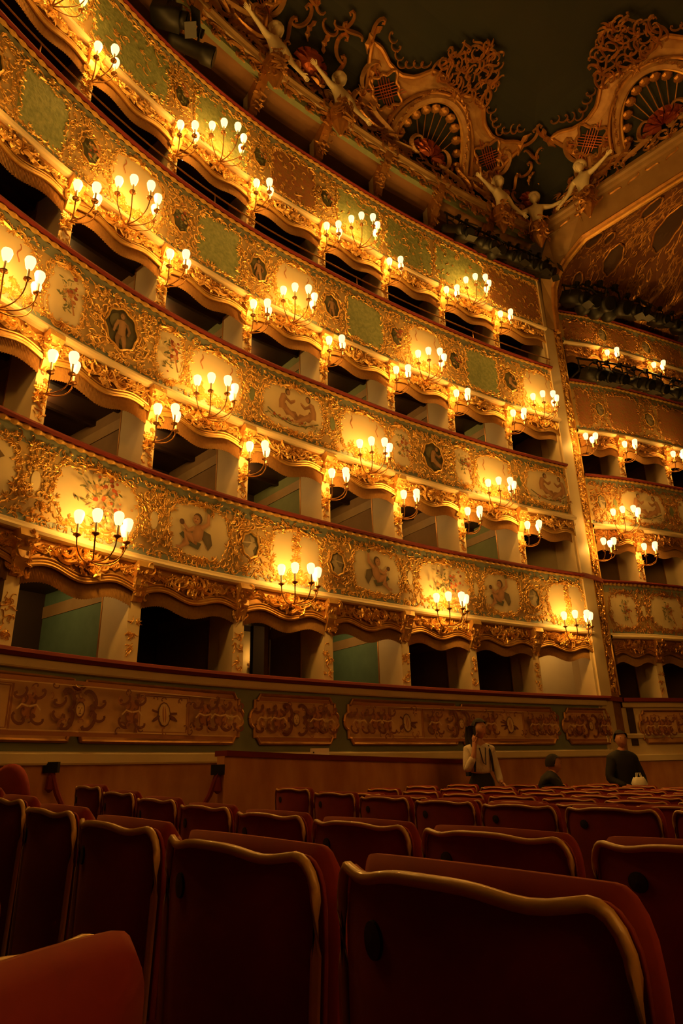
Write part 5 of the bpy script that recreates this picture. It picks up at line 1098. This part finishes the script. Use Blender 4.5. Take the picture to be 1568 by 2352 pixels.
def sitter(root):
    # seated in profile, facing right, leaning back with drawn-up knees
    body = [np.array(p, float) for p in [(0, 0, .50), (-.06, 0, .74), (-.12, 0, .96), (-.09, 0, 1.08), (-.05, 0, 1.14), (-.04, 0, 1.18)]]; ed = [(0, 1), (1, 2), (2, 3), (3, 4), (4, 5)]; rd = [.13, .13, .15, .11, .055, .055]
    for e in (-1, 1):
        b = len(body); body += [np.array(p, float) for p in [(.1, e*.09, .48), (.50, e*.12, .90 if e < 0 else .84), (.66, e*.12, .14), (.78, e*.12, .06)]]; ed += [(0, b), (b, b+1), (b+1, b+2), (b+2, b+3)]; rd += [.08, .06, .045, .035]
        b = len(body); body += [np.array(p, float) for p in [(-.07, e*.17, 1.06), (.08, e*.22, .80), (.30, e*.14, .70)]]; ed += [(3, b), (b, b+1), (b+1, b+2)]; rd += [.05, .042, .028]; hand_chain(body, ed, rd, len(body)-1, (1, -.2*e, 0), (0, -e, .6), (0, 0, 1), 1., .35)
    V, F = skin_mesh(body, ed, rd, 1); H, HF = head_mesh((-.02, 0, 1.245), .23, PI/2, .0); g = G(); g.add(V, F); g.add(H, HF); g.loc('body', SKIN, root, True); face(root, (-.02, 0, 1.245), .23, PI/2)
    jk = [np.array(p, float) for p in [(0, 0, .48), (-.06, 0, .74), (-.12, 0, .98), (-.09, 0, 1.10), (-.055, 0, 1.14)]]; ed = [(0, 1), (1, 2), (2, 3), (3, 4)]; rd = [.19, .20, .21, .15, .085]
    for e in (-1, 1): b = len(jk); jk += [np.array(p, float) for p in [(-.07, e*.17, 1.06), (.08, e*.22, .80), (.27, e*.15, .70)]]; ed += [(3, b), (b, b+1), (b+1, b+2)]; rd += [.075, .062, .05]
    limb(root, 'jacket', jk, ed, rd, CLOTH)
    tr = [np.array((0, 0, .48))]; ed = []; rd = [.15]
    for e in (-1, 1): b = len(tr); tr += [np.array(p, float) for p in [(.12, e*.10, .48), (.50, e*.12, .90 if e < 0 else .84), (.65, e*.12, .16)]]; ed += [(0, b), (b, b+1), (b+1, b+2)]; rd += [.105, .08, .06]
    limb(root, 'trousers', tr, ed, rd, CLOTH)
    V, F = hair_cap((-.025, 0, 1.255), .235, PI/2); local('hair', V, F, HAIR, root, True)
    for e in (-1, 1): g = G(); g.ball((.74, e*.12, .05), (.13, .05, .05), 10, 7); g.loc('shoe', BLACKM, root)
ps = np.array([.2735, .962])*10.4; FS = floor_z(float(ps@ST)); 
person((ps[0], ps[1], .115+CZ-1.36), -.15, 'seated person in a dark jacket turned to the right, leaning back', sitter)
def third(root):
    # half-sitting on a ledge, facing the camera, hands together in front
    body = [np.array(p, float) for p in [(0, 0, .90), (0, 0, 1.08), (0, -.03, 1.28), (0, -.03, 1.42), (0, -.03, 1.50), (0, -.04, 1.55)]]; ed = [(0, 1), (1, 2), (2, 3), (3, 4), (4, 5)]; rd = [(.16, .11), (.15, .10), (.18, .12), (.13, .085), .055, .055]
    for e in (-1, 1):
        b = len(body); body += [np.array(p, float) for p in [(e*.09, -.02, .84), (e*.14, -.28, .60), (e*.12, -.22, .12), (e*.13, -.34, .04)]]; ed += [(0, b), (b, b+1), (b+1, b+2), (b+2, b+3)]; rd += [.09, .065, .045, .035]
        b = len(body); body += [np.array(p, float) for p in [(e*.18, -.02, 1.37), (e*.29, -.03, 1.10), (e*.12, -.26, .98)]]; ed += [(3, b), (b, b+1), (b+1, b+2)]; rd += [.06, .045, .03]; hand_chain(body, ed, rd, len(body)-1, (-e*.8, -.5, -.2), (0, -.3, 1), (0, -1, 0), 1., .35)
    V, F = skin_mesh(body, ed, rd, 1); H, HF = head_mesh((0, -.06, 1.64), .235, -.3, .05); g = G(); g.add(V, F); g.add(H, HF); g.loc('body', SKIN, root, True); face(root, (0, -.06, 1.64), .235, -.3)
    jk = [np.array(p, float) for p in [(0, 0, .86), (0, 0, 1.08), (0, -.03, 1.28), (0, -.03, 1.44), (0, -.03, 1.53)]]; ed = [(0, 1), (1, 2), (2, 3), (3, 4)]; rd = [(.21, .15), (.20, .14), (.22, .155), (.17, .115), .088]
    for e in (-1, 1): b = len(jk); jk += [np.array(p, float) for p in [(e*.18, -.02, 1.37), (e*.29, -.03, 1.10), (e*.15, -.23, .99)]]; ed += [(3, b), (b, b+1), (b+1, b+2)]; rd += [.085, .07, .055]
    limb(root, 'jacket', jk, ed, rd, CLOTH)
    tr = [np.array((0, 0, .90)), np.array((0, -.01, .84))]; ed = [(0, 1)]; rd = [(.18, .13), (.18, .13)]
    for e in (-1, 1): b = len(tr); tr += [np.array(p, float) for p in [(e*.11, -.06, .80), (e*.14, -.28, .60), (e*.12, -.22, .12)]]; ed += [(1, b), (b, b+1), (b+1, b+2)]; rd += [.115, .085, .065]
    limb(root, 'trousers', tr, ed, rd, CLOTH)
    V, F = hair_cap((0, -.05, 1.655), .245, -.3); local('hair', V, F, HAIR, root, True)
    for e in (-1, 1): g = G(); g.ball((e*.13, -.30, .045), (.05, .13, .045), 10, 7); g.loc('shoe', BLACKM, root)
pt3 = np.array([.3515, .9365])*11.6; z3 = .0379*11.6+CZ-1.765
person((pt3[0], pt3[1], z3), .3, 'person in black clothes facing the hall with hands together, near the pillar', third)
bg = tag(empty('white_bag', (pt3[0]-.12, pt3[1]-.85, .71)), 'pale bag with handles standing on a seat in front of the person in black', 'bag')
g = G(); V = []
for z, w, d in ((0, .09, .06), (.06, .11, .07), (.11, .09, .05), (.14, .07, .03)):
    for i in range(14): a = 2*PI*i/14; V.append([w*math.cos(a)*(1+.06*math.sin(3*a)), d*math.sin(a), z+.012*math.sin(5*a)])
g.add(V, [(r_*14+i, r_*14+(i+1) % 14, (r_+1)*14+(i+1) % 14, (r_+1)*14+i) for r_ in range(3) for i in range(14)]+[tuple(range(13, -1, -1)), tuple(range(42, 56))]); g.loc('pouch', WHITEP, bg, True)
for e in (-1, 1): g = G(); g.tube(np.array([[-.035, e*.02, .13], [-.02, e*.025, .20], [.02, e*.025, .20], [.035, e*.02, .13]]), .006, 5); g.loc('handle', WHITEP, bg)
